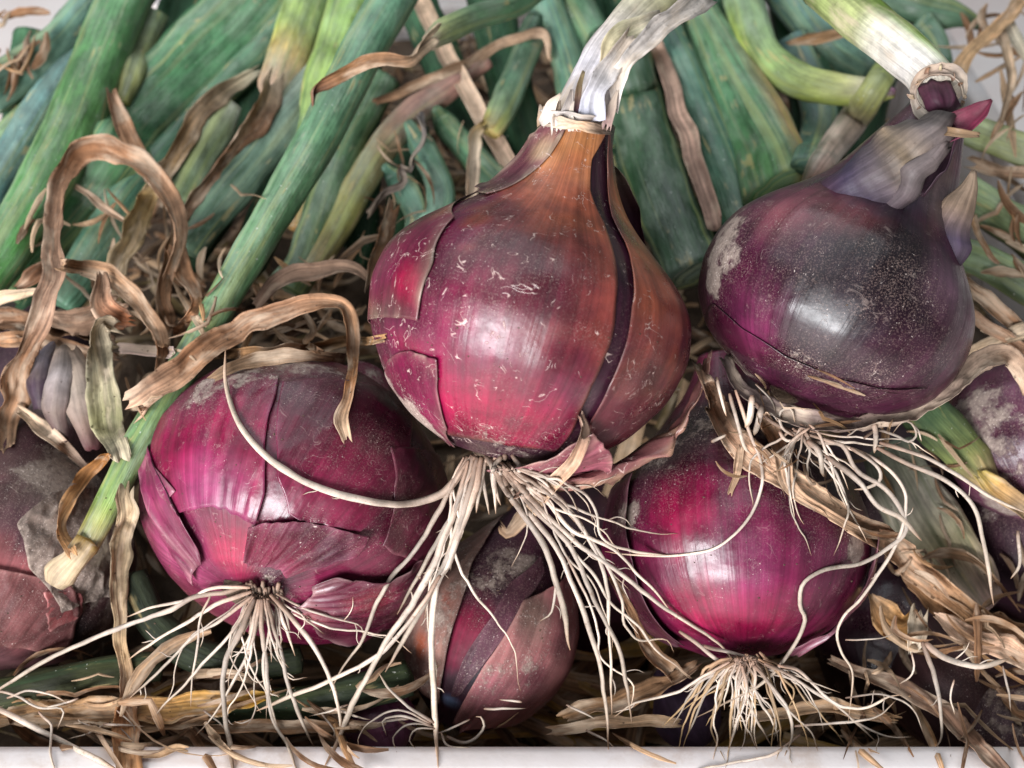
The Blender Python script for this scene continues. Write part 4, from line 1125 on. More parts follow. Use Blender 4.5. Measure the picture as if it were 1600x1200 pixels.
leaf('green leaf turning yellow, its withered end brown', [(492, -25, .3), (478, 10, .2), (462, 55, .1), (446, 98, 0), (430, 140, 0), (424, 160, .1)], [(0, 34), (.6, 33), (.9, 30), (1, 12)],
     ((0, (104, 156, 88)), (.4, (128, 170, 78)), (.6, (206, 196, 84)), (.8, (206, 186, 128)), (1, (190, 164, 130))), .6,
     dry=[([(432, 128, -.15), (412, 176, -.1), (380, 215, 0), (345, 252, 0), (305, 306, .2), (280, 345, .3)], [(0, 34), (.3, 40), (.6, 30), (1, 22)], [(0, 15), (.5, 50), (1, 20)], ((0, PALE), (.2, (150, 112, 84)), (1, (134, 100, 76)))),
          ([(402, 112, 0), (350, 145, 0), (305, 190, .1), (270, 245, .2), (250, 280, .4)], [(0, 18), (.4, 30), (1, 34)], [(0, 30), (1, -10)], ((0, (196, 190, 164)), (.4, (176, 146, 116)), (1, (150, 116, 70))))])
leaf('bright lime green leaf at the top left of centre', [(560, -30, .2), (545, 10, .2), (520, 80, .2), (500, 140, .3), (487, 220, .5), (480, 300, .7), (472, 360, .9)], [(0, 34), (.5, 28), (1, 22)], ((0, (110, 178, 84)), (.4, (132, 186, 84)), (.6, (120, 168, 84)), (.8, (84, 128, 60)), (1, (200, 170, 70))))
leaf('dark green leaf hidden right of the long front leaf', [(600, 120, .8), (545, 220, .5), (515, 300, .5), (480, 400, .6), (450, 450, .8)], [(0, 26), (.5, 32), (1, 30)], two((70, 116, 84), (54, 96, 56)))
leaf('olive yellow leaf with a tan upper half left of the central onion', [(760, 92, .5), (700, 138, .3), (648, 176, .2), (600, 228, .2), (562, 292, .2), (525, 362, .3), (488, 425, .6)], [(0, 16), (.3, 24), (.6, 25), (1, 18)], ((0, (172, 136, 104)), (.35, (168, 140, 108)), (.55, (150, 146, 84)), (.8, (128, 138, 60)), (1, (150, 140, 70))))
leaf('short dark leaf slanting toward the left shoulder of the central onion', [(680, 170, 1.1), (705, 205, .9), (745, 250, .8), (800, 310, .8)], [(0, 8), (.15, 22), (1, 25)], two((76, 122, 96), (60, 106, 84)))
leaf('curved bluish leaf hooked down beside the grey wisp', [(636, 190, .6), (665, 240, .4), (688, 290, .3), (684, 330, .3), (655, 350, .4)], [(0, 7), (.2, 20), (.7, 24), (1, 10)], ((0, (84, 126, 112)), (.6, (98, 142, 130)), (1, (120, 156, 140))))
leaf('small bluish leaf end in the gap behind the central onion', [(600, 260, .9), (635, 300, .7), (650, 340, .7), (640, 380, .8)], [(0, 8), (.3, 22), (1, 14)], two((84, 128, 116), (110, 150, 136)))
leaf('green leaf bent at a yellow node, its dry end hanging straight down', [(842, 30, .6), (826, 70, .3), (805, 125, 0), (780, 180, -.3), (764, 206, -.4)], [(0, 20), (.5, 24), (.85, 24), (1, 18)], ((0, (62, 100, 84)), (.6, (84, 128, 106)), (.85, (110, 146, 92)), (1, (186, 172, 60))),
     dry=[([(756, 196, -.75), (742, 212, -.8), (738, 245, -.75), (736, 280, -.6), (733, 315, -.3)], [(0, 16), (.3, 24), (1, 20)], [(0, 10), (1, 30)], ((0, (206, 176, 120)), (.3, (212, 192, 168)), (1, (186, 160, 136))))])
leaf('dark leaf close behind the white neck on its left', [(840, -30, .6), (868, 40, .5), (890, 110, .5), (905, 190, .6)], [(0, 28), (1, 24)], two((104, 150, 140), (64, 108, 92)))
leaf('wide green leaf disappearing behind the white neck', [(870, -30, .8), (910, 40, .9), (940, 110, 1.0), (960, 220, 1.0)], 36, two((80, 130, 104), (62, 108, 84)))
leaf('long green leaf, coloured darker as shade, just right of the white neck', [(960, 60, .9), (1000, 200, .6), (1040, 320, .5), (1085, 430, .5)], [(0, 46), (.6, 50), (1, 44)], ((0, (48, 90, 72)), (.5, (42, 78, 56)), (1, (34, 64, 46))), .75)  # green deepened to paint in the shade beside the central onion
leaf('blue-green leaf between the two straight straws right of the white neck', [(1030, 40, .7), (1075, 140, .4), (1120, 250, .3), (1160, 360, .4)], [(0, 32), (.6, 36), (1, 36)], ((0, (78, 124, 116)), (.5, (64, 112, 100)), (1, (48, 92, 74))), .8)
leaf('big cone-shaped green leaf with a yellow edge above the dark onion', [(1095, 20, .4), (1125, 85, .2), (1165, 165, -.2), (1200, 235, -.6), (1222, 300, -1.0)], [(0, 28), (.3, 40), (.7, 54), (1, 62)], ((0, (96, 138, 104)), (.5, (86, 140, 110)), (1, (66, 126, 76))), .7, .05, side=(158, (222, 182, 90), .2, .6, .36))
leaf('dark narrow leaf under the hooked green leaf', [(1235, 60, .8), (1262, 120, .8), (1280, 180, .7), (1260, 260, .6)], 26, two((84, 122, 122), (60, 104, 92)))
leaf('blue-green leaf pieces behind the pale broken stem', [(1230, -30, 1.2), (1300, 60, 1.0), (1370, 110, .9)], 44, two((96, 136, 136), (90, 130, 116)), .6)
leaf('hooked bright green leaf curving to the torn neck at upper right', [(1150, -40, -.2), (1165, 10, -.3), (1188, 75, -.6), (1235, 120, -.9), (1300, 140, -1.4), (1360, 143, -2.0), (1398, 146, -2.6)], [(0, 28), (.3, 31), (.7, 27), (.92, 20), (1, 8)],
     ((0, (104, 150, 110)), (.25, (124, 168, 116)), (.5, (128, 176, 96)), (.75, (170, 190, 104)), (.9, (190, 186, 150)), (1, (126, 70, 92))), .85, side=(30, (158, 200, 60), 0.1, .3, .5))
leaf('yellow-green leaf fading to white, above the dark onion', [(1392, 100, .5), (1340, 180, -.2), (1300, 232, -.7), (1262, 288, -1.2)], [(0, 20), (.5, 24), (.85, 20), (1, 12)], ((0, (136, 170, 84)), (.3, (170, 184, 90)), (.5, (220, 206, 178)), (1, (186, 160, 130))))
leaf('dark green leaf end at the top near the right corner', [(1400, 0, .8), (1450, 15, .7), (1500, 25, .7), (1535, 40, .8)], [(0, 22), (.6, 26), (1, 8)], two((78, 124, 104), (64, 106, 84)))
leaf('small dark leaf under the top right leaf end', [(1440, 30, 1.0), (1462, 60, .9), (1475, 100, .9)], [(0, 18), (1, 14)], two((92, 134, 116), (80, 124, 104)))
leaf('olive green leaf running out of the picture right of the torn neck', [(1440, 170, -.6), (1500, 197, -.7), (1560, 220, -.8), (1630, 245, -.8)], [(0, 18), (.3, 24), (1, 26)], ((0, (120, 140, 84)), (.5, (134, 156, 92)), (1, (146, 158, 104))))
leaf('blurred green leaf behind the right edge, below the olive one', [(1500, 300, 0), (1560, 335, 0), (1640, 390, 0)], [(0, 30), (1, 34)], two((112, 146, 92), (124, 150, 104)))
leaf('thick bright green leaf lying in front at upper left', [(222, -45, -.8), (194, 0, -.9), (153, 100, -1.0), (113, 200, -1.0), (70, 285, -.9), (20, 370, -.7), (-40, 460, -.4)], [(0, 40), (.3, 43), (.6, 42), (1, 38)],
     ((0, (96, 150, 116)), (.25, (76, 140, 92)), (.5, (54, 124, 62)), (.75, (58, 132, 76)), (1, (58, 136, 72))), .8, .04)
leaf('short olive leaf tip peeping out right of the thick bright leaf', [(240, 20, .2), (222, 70, .1), (205, 120, .1), (190, 160, .2)], [(0, 26), (1, 14)], two((92, 126, 84), (128, 136, 60)))
leaf('green leaf end in the gap right of the dark onion', [(1485, 395, .2), (1540, 410, 0), (1640, 470, 0)], [(0, 26), (1, 30)], two((96, 128, 84), (110, 138, 96)))
# the long front leaf, over the left shoulder of the left onion
lf = thing('onion_leaf', 'long slim green leaf slanting across the front to a dry cut end at lower left', 'leaf', at(120, 872, .33), GROUP)
tube('blade', [(720, -190, .474), (636, -40, .430), (605, 12, .420), (556, 100, .404), (500, 210, .388), (440, 312, .374), (372, 428, .358), (318, 520, .347), (262, 615, .337), (210, 705, .330), (165, 795, .326), (132, 858, .325)],
     [(0, 36), (.3, 35), (.5, 30), (.7, 25), (.9, 24), (1, 20)], .8, ((0, (100, 150, 134)), (.3, (92, 140, 116)), (.6, (84, 132, 92)), (.82, (84, 140, 84)), (.93, (92, 140, 60)), (1, (160, 140, 64))), 401, lf, M_LEAF, ('bulb', 'leaf'), 'leaf', sides=20, n=110, dent=.06, crease=.08)
tube('dry_end', [(138, 846, .323), (118, 872, .321), (98, 895, .322), (86, 914, .323)], [(0, 19), (.4, 22), (.8, 24), (1, 14)], .6, ((0, (156, 124, 60)), (.35, (196, 172, 138)), (1, (186, 164, 134))), 402, lf, M_PAPER, ('bulb',), 'leaf', sides=16, dent=.3, crease=.3)
leaf('leaf crossing near the top, its dry brown end curled to the left', [(850, -25, -2.0), (810, 4, -3.0), (745, 26, -4.4), (695, 48, -5.4), (668, 68, -5.8)], [(0, 20), (.6, 20), (.85, 20), (1, 12)], ((0, (92, 142, 116)), (.6, (98, 146, 110)), (.85, (150, 176, 110)), (1, (206, 190, 150))),
     dry=[([(682, 54, -6.2), (655, 76, -6.4), (640, 92, -6.5), (600, 92, -6.6), (555, 104, -6.4), (515, 122, -6.0), (490, 140, -5.6), (488, 160, -5.3)], [(0, 30), (.15, 26), (.3, 18), (.6, 24), (.85, 22), (1, 10)], [(0, 10), (.2, 60), (.35, 0), (.8, 20), (1, 90)], ((0, (206, 186, 160)), (.3, (176, 136, 104)), (.7, (164, 118, 78)), (1, (150, 104, 84))))])
# leaves low in the picture
leaf('green leaf with a yellowing end below the dark onion at right', [(1390, 560, -3), (1440, 636, -4.0), (1490, 690, -4.6), (1535, 742, -5.0), (1552, 762, -5.1)], [(0, 32), (.4, 38), (.8, 34), (1, 14)], ((0, (40, 66, 42)), (.45, (52, 86, 52)), (.7, (96, 120, 62)), (.9, (150, 142, 80)), (1, (160, 140, 96))), .55,
     clear=(), dry=[([(1530, 738, -5.6), (1560, 768, -5.8), (1610, 802, -5.8)], [(0, 20), (.4, 40), (1, 34)], 15, ((0, (186, 164, 90)), (.4, (186, 146, 90)), (1, (196, 164, 130))))], mat=M_OLD)
leaf('decaying wet grey-green leaf lying at lower right under the brown strips', [(1385, 700, -1.5), (1430, 790, -2.5), (1480, 870, -3.2), (1535, 950, -3.8)], [(0, 40), (.4, 58), (.8, 54), (1, 40)], ((0, (120, 130, 110)), (.35, (190, 188, 160)), (.6, (176, 176, 126)), (1, (190, 166, 140))), .35, .12, clear=('bulb',), mat=M_OLD)
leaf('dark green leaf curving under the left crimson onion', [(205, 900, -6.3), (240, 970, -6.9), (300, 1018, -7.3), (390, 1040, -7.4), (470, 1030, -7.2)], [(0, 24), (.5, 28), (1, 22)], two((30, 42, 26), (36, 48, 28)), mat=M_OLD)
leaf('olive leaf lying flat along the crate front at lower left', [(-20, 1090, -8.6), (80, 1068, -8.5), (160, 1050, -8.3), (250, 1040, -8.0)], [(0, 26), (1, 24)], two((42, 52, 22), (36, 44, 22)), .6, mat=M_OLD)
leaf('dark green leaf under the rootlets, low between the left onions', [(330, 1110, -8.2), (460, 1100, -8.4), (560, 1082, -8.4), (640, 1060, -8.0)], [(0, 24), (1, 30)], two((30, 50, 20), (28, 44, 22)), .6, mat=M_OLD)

SH_COL = [(176, 142, 110), (160, 122, 90), (132, 96, 68), (190, 160, 130), (116, 84, 60), (168, 128, 90)]
shreds('dry_shreds', 'torn shreds of dry onion leaf scattered over the heap', 21, [
    (0, 400, 320, 620, 46, 70, 50, 40, 130, 5, 16, .004), (60, 280, 420, 480, 26, 70, 40, 40, 130, 5, 14, .004), (380, 380, 620, 560, 34, 20, 50, 40, 130, 5, 14, .004),
    (560, 180, 760, 400, 22, 60, 40, 30, 110, 4, 10, .003), (1470, 0, 1620, 200, 48, 110, 40, 50, 160, 5, 14, .012), (1500, 250, 1620, 600, 34, 40, 35, 50, 150, 6, 18, .008),
    (0, 0, 90, 110, 14, 120, 50, 40, 120, 6, 18, .004), (1380, 640, 1600, 1000, 30, 60, 50, 30, 110, 4, 12, .004), (1080, 560, 1330, 800, 24, 50, 30, 40, 120, 3, 8, .003),
    (1280, 1000, 1600, 1150, 36, 20, 40, 40, 140, 4, 12, .004), (0, 1040, 640, 1150, 30, 5, 25, 70, 220, 5, 18, .006), (850, 1060, 1120, 1150, 18, -10, 30, 40, 140, 5, 13, .006),
    (0, 560, 200, 760, 16, 60, 50, 30, 90, 3, 9, .002), (680, 740, 960, 900, 14, 70, 40, 20, 70, 3, 7, .002), (1000, 380, 1130, 560, 16, 70, 40, 40, 110, 4, 10, .004)], SH_COL)

# ------------------------------------------------------------------ dry leaf strips
DG = 'withered leaf strips on the heap'
ds_ = [0]


def dry(label, pts, width, twist=0, tone=two(TAN, BRN), curl=.26, clear=('leaf', 'dry'), lay=True, ridge=.12, **kw):
    ds_[0] += 1
    P = LP3(pts) if lay else pts
    width = width * 1.0 if np.isscalar(width) else [(x, w * 1.02) for x, w in width]
    o = ribbon('dry_leaf', P, width, twist, curl, tone, 500 + ds_[0] * 11, None, M_DRY, clear, 'dry', ridge=ridge, **kw)
    return tag(o, label, 'dry leaf', DG)


PK = (176, 142, 118)
dry('long straight pale straw crossing behind the bent leaf near the top', [(648, -20, .2), (685, 55, .1), (722, 130, .1), (760, 198, .2), (808, 275, .5)], [(0, 28), (1, 26)], 0, two((222, 192, 164), (214, 184, 160)), wob=.1, ridge=.05, clear=())
dry('straight pinkish straw slanting down right of the white neck', [(1022, 62, .3), (1050, 145, -.2), (1082, 245, -.5), (1118, 352, -.6)], [(0, 22), (.5, 30), (1, 26)], 0, two((196, 164, 144), (180, 144, 128)), wob=.1, ridge=.05)
dry('thin tan straw arching over near the top, left of the white neck', [(860, 95, .1), (850, 52, -.1), (800, 62, 0), (705, 108, .2), (620, 145, .4), (585, 158, .6)], [(0, 12), (.2, 18), (1, 14)], [(0, 60), (.2, 0), (1, 20)], two((196, 164, 136), (140, 108, 82)))
dry('thin grey curled wisp hanging left of the central onion', [(655, 180, -.2), (662, 215, -.3), (645, 245, -.3), (640, 265, -.3), (625, 262, -.3), (630, 285, -.3), (600, 300, -.1), (575, 330, .1)], [(0, 14), (.3, 10), (.6, 12), (1, 14)], [(0, 40), (.3, 100), (.6, 20), (1, 80)], two((150, 140, 136), (130, 112, 98)), .4)
dry('brown strip hanging down from under the thick bright leaf', [(172, 140, -.6), (184, 175, -.8), (208, 225, -.8), (240, 285, -.6)], [(0, 18), (.4, 28), (1, 24)], [(0, 40), (.5, 0), (1, 20)], two((164, 122, 92), (156, 118, 88)))
dry('small thin brown shred below the thick bright leaf', [(118, 292, -.4), (140, 305, -.6), (170, 330, -.6), (195, 345, -.4)], [(0, 10), (.5, 14), (1, 7)], 30, two((150, 112, 86), (176, 144, 118)))
dry('wide tan strip below the arching brown strip', [(240, 290, .1), (215, 340, -.1), (190, 400, -.2), (165, 455, -.2)], [(0, 24), (.5, 36), (1, 30)], [(0, 20), (1, -20)], two((176, 146, 96), (186, 160, 124)))
dry('small rust-brown folded scrap at the left edge below the thick leaf', [(25, 452, -1.0), (45, 440, -1.2), (68, 422, -1.2), (85, 412, -1.0)], [(0, 14), (.4, 30), (1, 22)], 20, two((150, 104, 74), (130, 92, 68)))
dry('pale straw at the left edge under the rust-brown scrap', [(-20, 470, -1.2), (20, 462, -1.3), (60, 455, -1.3)], [(0, 22), (1, 12)], 10, two((206, 182, 152), (190, 166, 138)))
dry('mat of frayed brown fibre above the pale neck at far left', [(-30, 512, -1.6), (40, 500, -1.7), (110, 512, -1.8), (170, 540, -1.7)], [(0, 40), (.4, 50), (1, 26)], 20, two((136, 100, 74), (112, 82, 60)), .3, ridge=.2)
dry('orange tan straw lying flat above the pale neck', [(-30, 528, -2.0), (40, 530, -2.2), (120, 545, -2.2), (180, 560, -2.0)], [(0, 22), (.6, 28), (1, 14)], 15, two((186, 140, 104), (150, 112, 84)))
dry('crumbly pinkish leaf scrap behind the folded grey strip', [(70, 490, -1.6), (110, 498, -1.8), (150, 492, -1.8), (185, 470, -1.6)], [(0, 20), (.5, 44), (1, 26)], -15, two((168, 138, 116), (150, 116, 92)), .3, ridge=.25, wob=.6)
dry('tan strip running behind the left onion toward the centre', [(300, 560, -2.2), (400, 552, -2.6), (500, 542, -2.6), (600, 528, -2.4)], [(0, 14), (.5, 24), (1, 16)], 15, two((150, 112, 78), (168, 128, 88)), clear=('leaf', 'dry', 'bulb'))
dry('second tan strip hidden just above the left onion', [(330, 590, -2.0), (400, 562, -2.6), (470, 556, -2.8), (540, 560, -2.6)], [(0, 14), (.5, 26), (1, 14)], -10, two((140, 112, 86), (150, 120, 96)), clear=('leaf', 'dry', 'bulb'))
dry('pinkish brown loop of dry leaf behind the front strip', [(400, 478, -1.2), (430, 445, -1.5), (485, 425, -1.6), (545, 418, -1.4), (582, 440, -1.0)], [(0, 18), (.4, 26), (.8, 22), (1, 16)], [(0, 30), (.5, 0), (1, 50)], two((150, 122, 104), (166, 134, 112)))
dry('brown strip standing in the shadow left of the central onion', [(612, 320, -.2), (600, 365, -.6), (585, 405, -.8), (575, 450, -.6)], [(0, 20), (.5, 26), (1, 16)], [(0, 20), (1, 50)], two((136, 96, 66), (150, 112, 84)))
dry('thin fibre twisted in the shadow below the looped dry leaf', [(470, 480, -1.8), (490, 515, -2.0), (478, 535, -2.0), (500, 550, -1.8)], [(0, 8), (1, 12)], 20, two((140, 108, 80), (130, 96, 70)))
dry('pinkish white straw lying flat behind the long front leaf', [(188, 545, -2.2), (225, 548, -2.4), (270, 552, -2.2)], [(0, 16), (1, 18)], 10, two((206, 182, 170), (196, 172, 160)))
dry('tan strip hanging behind the arching strip at left', [(282, 330, -.2), (268, 400, -.6), (252, 450, -.8), (262, 500, -.8), (255, 540, -.6)], [(0, 28), (.4, 30), (1, 22)], [(0, 20), (.5, 50), (1, 10)], two((160, 120, 90), (140, 104, 76)))
dry('brown strip curling down to the right of the arching strip', [(276, 390, -1.0), (288, 430, -1.3), (304, 470, -1.4), (290, 500, -1.4), (270, 520, -1.2)], [(0, 24), (.4, 26), (.8, 20), (1, 12)], [(0, 0), (.5, 40), (1, 0)], two((166, 122, 90), (150, 106, 74)))
dry('brown dry leaf strip arching high over the leaves at left', [(5, 700, -4.6), (12, 640, -4.4), (30, 565, -4.0), (62, 498, -3.4), (82, 430, -2.8), (86, 350, -2.4), (92, 290, -2.2), (125, 240, -2.2), (180, 236, -2.2), (232, 268, -2.1), (265, 320, -2.0), (278, 375, -1.8), (262, 425, -1.6)],
    [(0, 28), (.1, 42), (.25, 34), (.4, 40), (.55, 30), (.7, 40), (.85, 34), (1, 24)], [(0, 10), (.2, -40), (.3, 15), (.5, 40), (.6, -10), (.75, 30), (1, 50)], ((0, (176, 140, 112)), (.15, (156, 110, 74)), (.3, (172, 138, 116)), (.5, (166, 128, 102)), (.65, (150, 106, 74)), (1, (176, 140, 112))), .28, clear=('leaf', 'dry', 'bulb'), ridge=.12)
dry('curved brown strip bending down beside the folded grey strip', [(95, 412, -2.0), (150, 425, -2.3), (200, 455, -2.4), (238, 500, -2.4), (252, 545, -2.2), (244, 595, -2.0)], [(0, 22), (.3, 32), (.6, 26), (1, 12)], [(0, 20), (.5, -20), (1, 40)], two((176, 138, 106), (160, 124, 96)), ridge=.12)
dry('rust-coloured torn scrap hanging from the curved brown strip', [(158, 432, -2.6), (166, 470, -2.8), (190, 495, -2.8), (205, 500, -2.6)], [(0, 18), (.4, 36), (.8, 40), (1, 18)], [(0, 40), (1, -20)], two((168, 134, 110), (140, 84, 52)), .35)
dry('folded grey-beige strip hanging over the pale onion neck at left', [(186, 508, -2.6), (160, 502, -3.0), (152, 530, -3.5), (160, 600, -4.0), (172, 660, -4.2), (188, 712, -4.2)], [(0, 26), (.2, 34), (.5, 44), (.8, 42), (1, 26)], [(0, 40), (.3, 10), (.7, -15), (1, 10)], ((0, (176, 158, 134)), (.4, (176, 164, 138)), (.75, (150, 146, 108)), (1, (190, 176, 150))), .35, clear=('leaf', 'dry', 'bulb'))
dry('short beige strip lying on the dirty onion at far left', [(28, 640, -4.2), (60, 665, -4.4), (100, 700, -4.5), (138, 735, -4.5)], [(0, 18), (.4, 26), (1, 9)], [(0, 20), (1, -10)], two((206, 180, 152), (170, 144, 128)), clear=('bulb', 'leaf', 'dry'))
dry('orange-brown twisted strip beside the end of the long front leaf', [(168, 710, -5.2), (138, 745, -5.6), (108, 785, -5.8), (94, 825, -5.9), (112, 862, -6.0)], [(0, 16), (.4, 28), (.7, 16), (1, 18)], [(0, 10), (.5, -30), (.8, 60), (1, 10)], two((150, 98, 48), (196, 150, 104)), clear=('bulb', 'leaf', 'dry'), gap=.001)
dry('long straw-coloured strip hanging vertically over the front rim at left', [(200, 770, -6.0), (190, 850, -6.6), (186, 920, -7.2), (188, 1000, -8.0), (196, 1070, -8.8), (194, 1140, -9.8), (205, 1230, -11)], [(0, 32), (.2, 34), (.45, 22), (.6, 20), (.75, 34), (1, 36)], [(0, 10), (.3, 25), (.5, -25), (.7, 40), (1, -10)],
    ((0, (176, 154, 124)), (.3, (204, 178, 144)), (.55, (200, 166, 126)), (.7, (150, 104, 70)), (1, (172, 128, 88))), .25, clear=('bulb', 'leaf', 'dry', 'crate'))
dry('curled brown strip draped over the left onion, its tip hanging down', [(206, 632, -3.6), (250, 605, -3.9), (300, 568, -4.0), (340, 535, -4.0), (395, 498, -3.9), (450, 482, -3.8), (510, 472, -3.8), (542, 485, -4.0), (552, 545, -4.4), (545, 610, -4.8), (535, 655, -5.0), (540, 685, -5.0)],
    [(0, 40), (.1, 44), (.3, 40), (.5, 30), (.68, 24), (.76, 20), (.9, 18), (.96, 22), (1, 14)], [(0, 10), (.2, 25), (.45, 10), (.7, 35), (.8, -30), (1, 0)], ((0, (196, 160, 134)), (.2, (166, 122, 90)), (.5, (160, 120, 92)), (.7, (176, 134, 100)), (.85, (170, 116, 74)), (1, (210, 180, 150))), .3, clear=('bulb', 'leaf', 'dry'), ridge=.1, n=100)
dry('small curled brown scrap under the top of the hooked leaf', [(1232, 68, -.6), (1262, 62, -.8), (1300, 54, -.8), (1330, 50, -.6)], [(0, 8), (.3, 22), (.7, 20), (1, 10)], 20, two((160, 122, 84), (176, 140, 104)))
dry('fine tan straw rising to the top right corner', [(1494, 118, -1.8), (1520, 80, -1.8), (1556, 44, -1.6), (1612, -12, -1.4)], [(0, 26), (.4, 20), (1, 24)], [(0, 30), (1, 10)], two((196, 160, 120), (206, 170, 132)), clear=())
dry('thin straw hanging at the right edge near the top', [(1560, 40, -1.4), (1572, 80, -1.4), (1578, 130, -1.4), (1562, 190, -1.2)], [(0, 14), (.5, 18), (1, 7)], 30, two((190, 164, 136), (176, 150, 124)), clear=())
dry('pale straw crossing the right edge near the top corner', [(1575, 40, -1.2), (1595, 75, -1.2), (1625, 130, -1.2)], [(0, 22), (1, 20)], 20, two((206, 196, 176), (190, 176, 150)), clear=())
dry('dark straw loop at the right edge below the olive leaf', [(1520, 255, -.4), (1560, 268, -.4), (1625, 272, -.4)], [(0, 20), (1, 24)], 20, two((150, 118, 92), (176, 142, 116)), clear=())
dry('thin brown shred right of the dark onion neck', [(1518, 335, -1.4), (1530, 370, -1.5), (1548, 400, -1.5), (1560, 412, -1.4)], [(0, 14), (.5, 12), (1, 6)], 30, two((150, 116, 84), (130, 96, 70)), clear=())
dry('stiff brown strip leaving the picture right of the dark onion', [(1500, 440, -1.6), (1540, 470, -2.0), (1620, 532, -2.2)], [(0, 20), (.5, 28), (1, 26)], 15, two((150, 116, 88), (140, 102, 74)), clear=())
dry('second brown strip close under the stiff one at the right edge', [(1505, 482, -1.9), (1545, 510, -2.4), (1625, 560, -2.6)], [(0, 14), (.5, 18), (1, 20)], 10, two((176, 142, 116), (150, 112, 86)), clear=())
dry('tan straw in the gap above the grey skin curl at the right', [(1500, 560, -2.6), (1545, 540, -2.6), (1600, 520, -2.4)], [(0, 20), (1, 26)], 20, two((170, 146, 120), (196, 170, 140)), clear=())
dry('frayed tan strip slanting from the dark onion down across the glossy one', [(1086, 566, -5.4), (1112, 618, -5.8), (1148, 682, -6.2), (1200, 728, -6.4), (1262, 772, -6.5), (1330, 815, -6.6), (1392, 852, -6.6), (1440, 895, -6.7), (1500, 945, -6.9), (1560, 990, -7.2), (1630, 1040, -7.4)],
    [(0, 14), (.12, 40), (.25, 46), (.45, 34), (.6, 44), (.8, 36), (1, 44)], [(0, 40), (.2, 10), (.45, 30), (.7, -10), (1, 30)], ((0, (120, 90, 70)), (.15, (196, 156, 128)), (.4, (204, 170, 140)), (.6, (204, 164, 132)), (.8, (150, 112, 78)), (1, (190, 150, 116))), .3, clear=('bulb', 'leaf', 'dry'), ridge=.18, wob=.5, n=90, gap=.0015)
dry('narrow tan strip forking from the frayed one, over the glossy onion', [(1190, 650, -6.4), (1215, 700, -6.7), (1235, 760, -6.8), (1290, 800, -6.8), (1350, 832, -6.8), (1400, 838, -6.8)], [(0, 24), (.3, 26), (.5, 16), (1, 12)], [(0, 20), (1, -20)], two((206, 170, 140), (176, 140, 110)), .3, clear=('bulb', 'leaf', 'dry'), ridge=.15, wob=.4)
dry('short tan splinter hanging below the frayed strip', [(1158, 698, -6.8), (1150, 735, -7.0), (1140, 772, -7.0)], [(0, 12), (.6, 12), (1, 8)], 10, two((206, 174, 146), (190, 156, 126)), clear=('bulb', 'dry'))
dry('pinkish tan strip ending at the right edge low down', [(1462, 960, -7.0), (1500, 985, -7.2), (1545, 1008, -7.3), (1630, 1035, -7.4)], [(0, 12), (.3, 40), (1, 42)], [(0, 30), (1, 0)], two((210, 176, 150), (200, 158, 128)), clear=('bulb', 'leaf', 'dry'))
dry('broad brown strip under the frayed one at lower right', [(1420, 905, -6.2), (1460, 935, -6.4), (1510, 965, -6.6), (1620, 1000, -6.8)], [(0, 20), (.5, 56), (1, 40)], -20, two((140, 100, 66), (160, 120, 84)), clear=('bulb', 'leaf'))
dry('curled scrap with an orange hollow at lower right', [(1362, 930, -6.6), (1385, 962, -6.8), (1410, 975, -6.9), (1425, 960, -6.8)], [(0, 16), (.4, 44), (.8, 40), (1, 16)], [(0, 20), (1, -20)], two((170, 136, 104), (196, 146, 84)), .5, clear=('bulb', 'leaf'))
dry('white papery scrap beside the orange curled one', [(1432, 960, -6.8), (1430, 985, -7.0), (1424, 1018, -7.1)], [(0, 26), (.6, 30), (1, 12)], 20, two((206, 186, 160), (222, 206, 186)), .4, clear=('bulb', 'leaf', 'dry'))
dry('long dark brown strip drooping over the rim at lower right', [(1296, 1030, -7.4), (1360, 1056, -7.8), (1420, 1082, -8.4), (1470, 1110, -9.0), (1510, 1150, -9.8), (1575, 1215, -11)], [(0, 14), (.3, 26), (.7, 30), (1, 26)], [(0, 30), (.5, 10), (1, 40)], two((116, 90, 72), (140, 106, 86)), .3, clear=('bulb', 'crate'))
dry('brown strip lying along the crate front below the split onion', [(880, 1120, -9.0), (960, 1095, -8.6), (1040, 1070, -8.2), (1090, 1040, -7.8)], [(0, 20), (.5, 34), (1, 18)], 10, two((150, 114, 80), (140, 104, 76)), clear=('bulb',))
dry('frayed brown strip going down between the central roots and glossy onion', [(955, 900, -6.8), (985, 955, -7.2), (1010, 1010, -7.6), (1052, 1058, -8.0)], [(0, 10), (.5, 16), (1, 28)], 15, two((150, 110, 80), (166, 126, 92)), .3, clear=('bulb',), ridge=.2)
dry('dry strip hanging from the base of the central onion', [(906, 650, -4.2), (914, 680, -4.8), (895, 720, -5.4), (858, 765, -5.9), (825, 800, -6.2), (795, 832, -6.3), (782, 822, -6.2)], [(0, 12), (.2, 22), (.5, 20), (.8, 26), (1, 14)], [(0, 60), (.2, 20), (.6, -15), (1, 40)], ((0, (160, 124, 110)), (.3, (186, 150, 124)), (.7, (206, 176, 148)), (1, (176, 140, 110))), .35, clear=('bulb', 'dry'), gap=.001)
dry('thin straw shred on the white rim at lower left', [(222, 1182, -10.4), (250, 1178, -10.5), (275, 1168, -10.5), (292, 1170, -10.4)], [(0, 8), (.6, 12), (1, 8)], 20, two((186, 150, 116), (200, 164, 126)), clear=('crate',))
dry('flat tan leaf along the crate front, ochre at its right end', [(-30, 1120, -8.9), (150, 1114, -9.0), (300, 1106, -9.1), (420, 1088, -9.0)], [(0, 34), (.5, 44), (.85, 36), (1, 14)], 10, ((0, (150, 112, 76)), (.5, (168, 130, 92)), (.8, (186, 140, 70)), (1, (196, 150, 60))), clear=('bulb',))
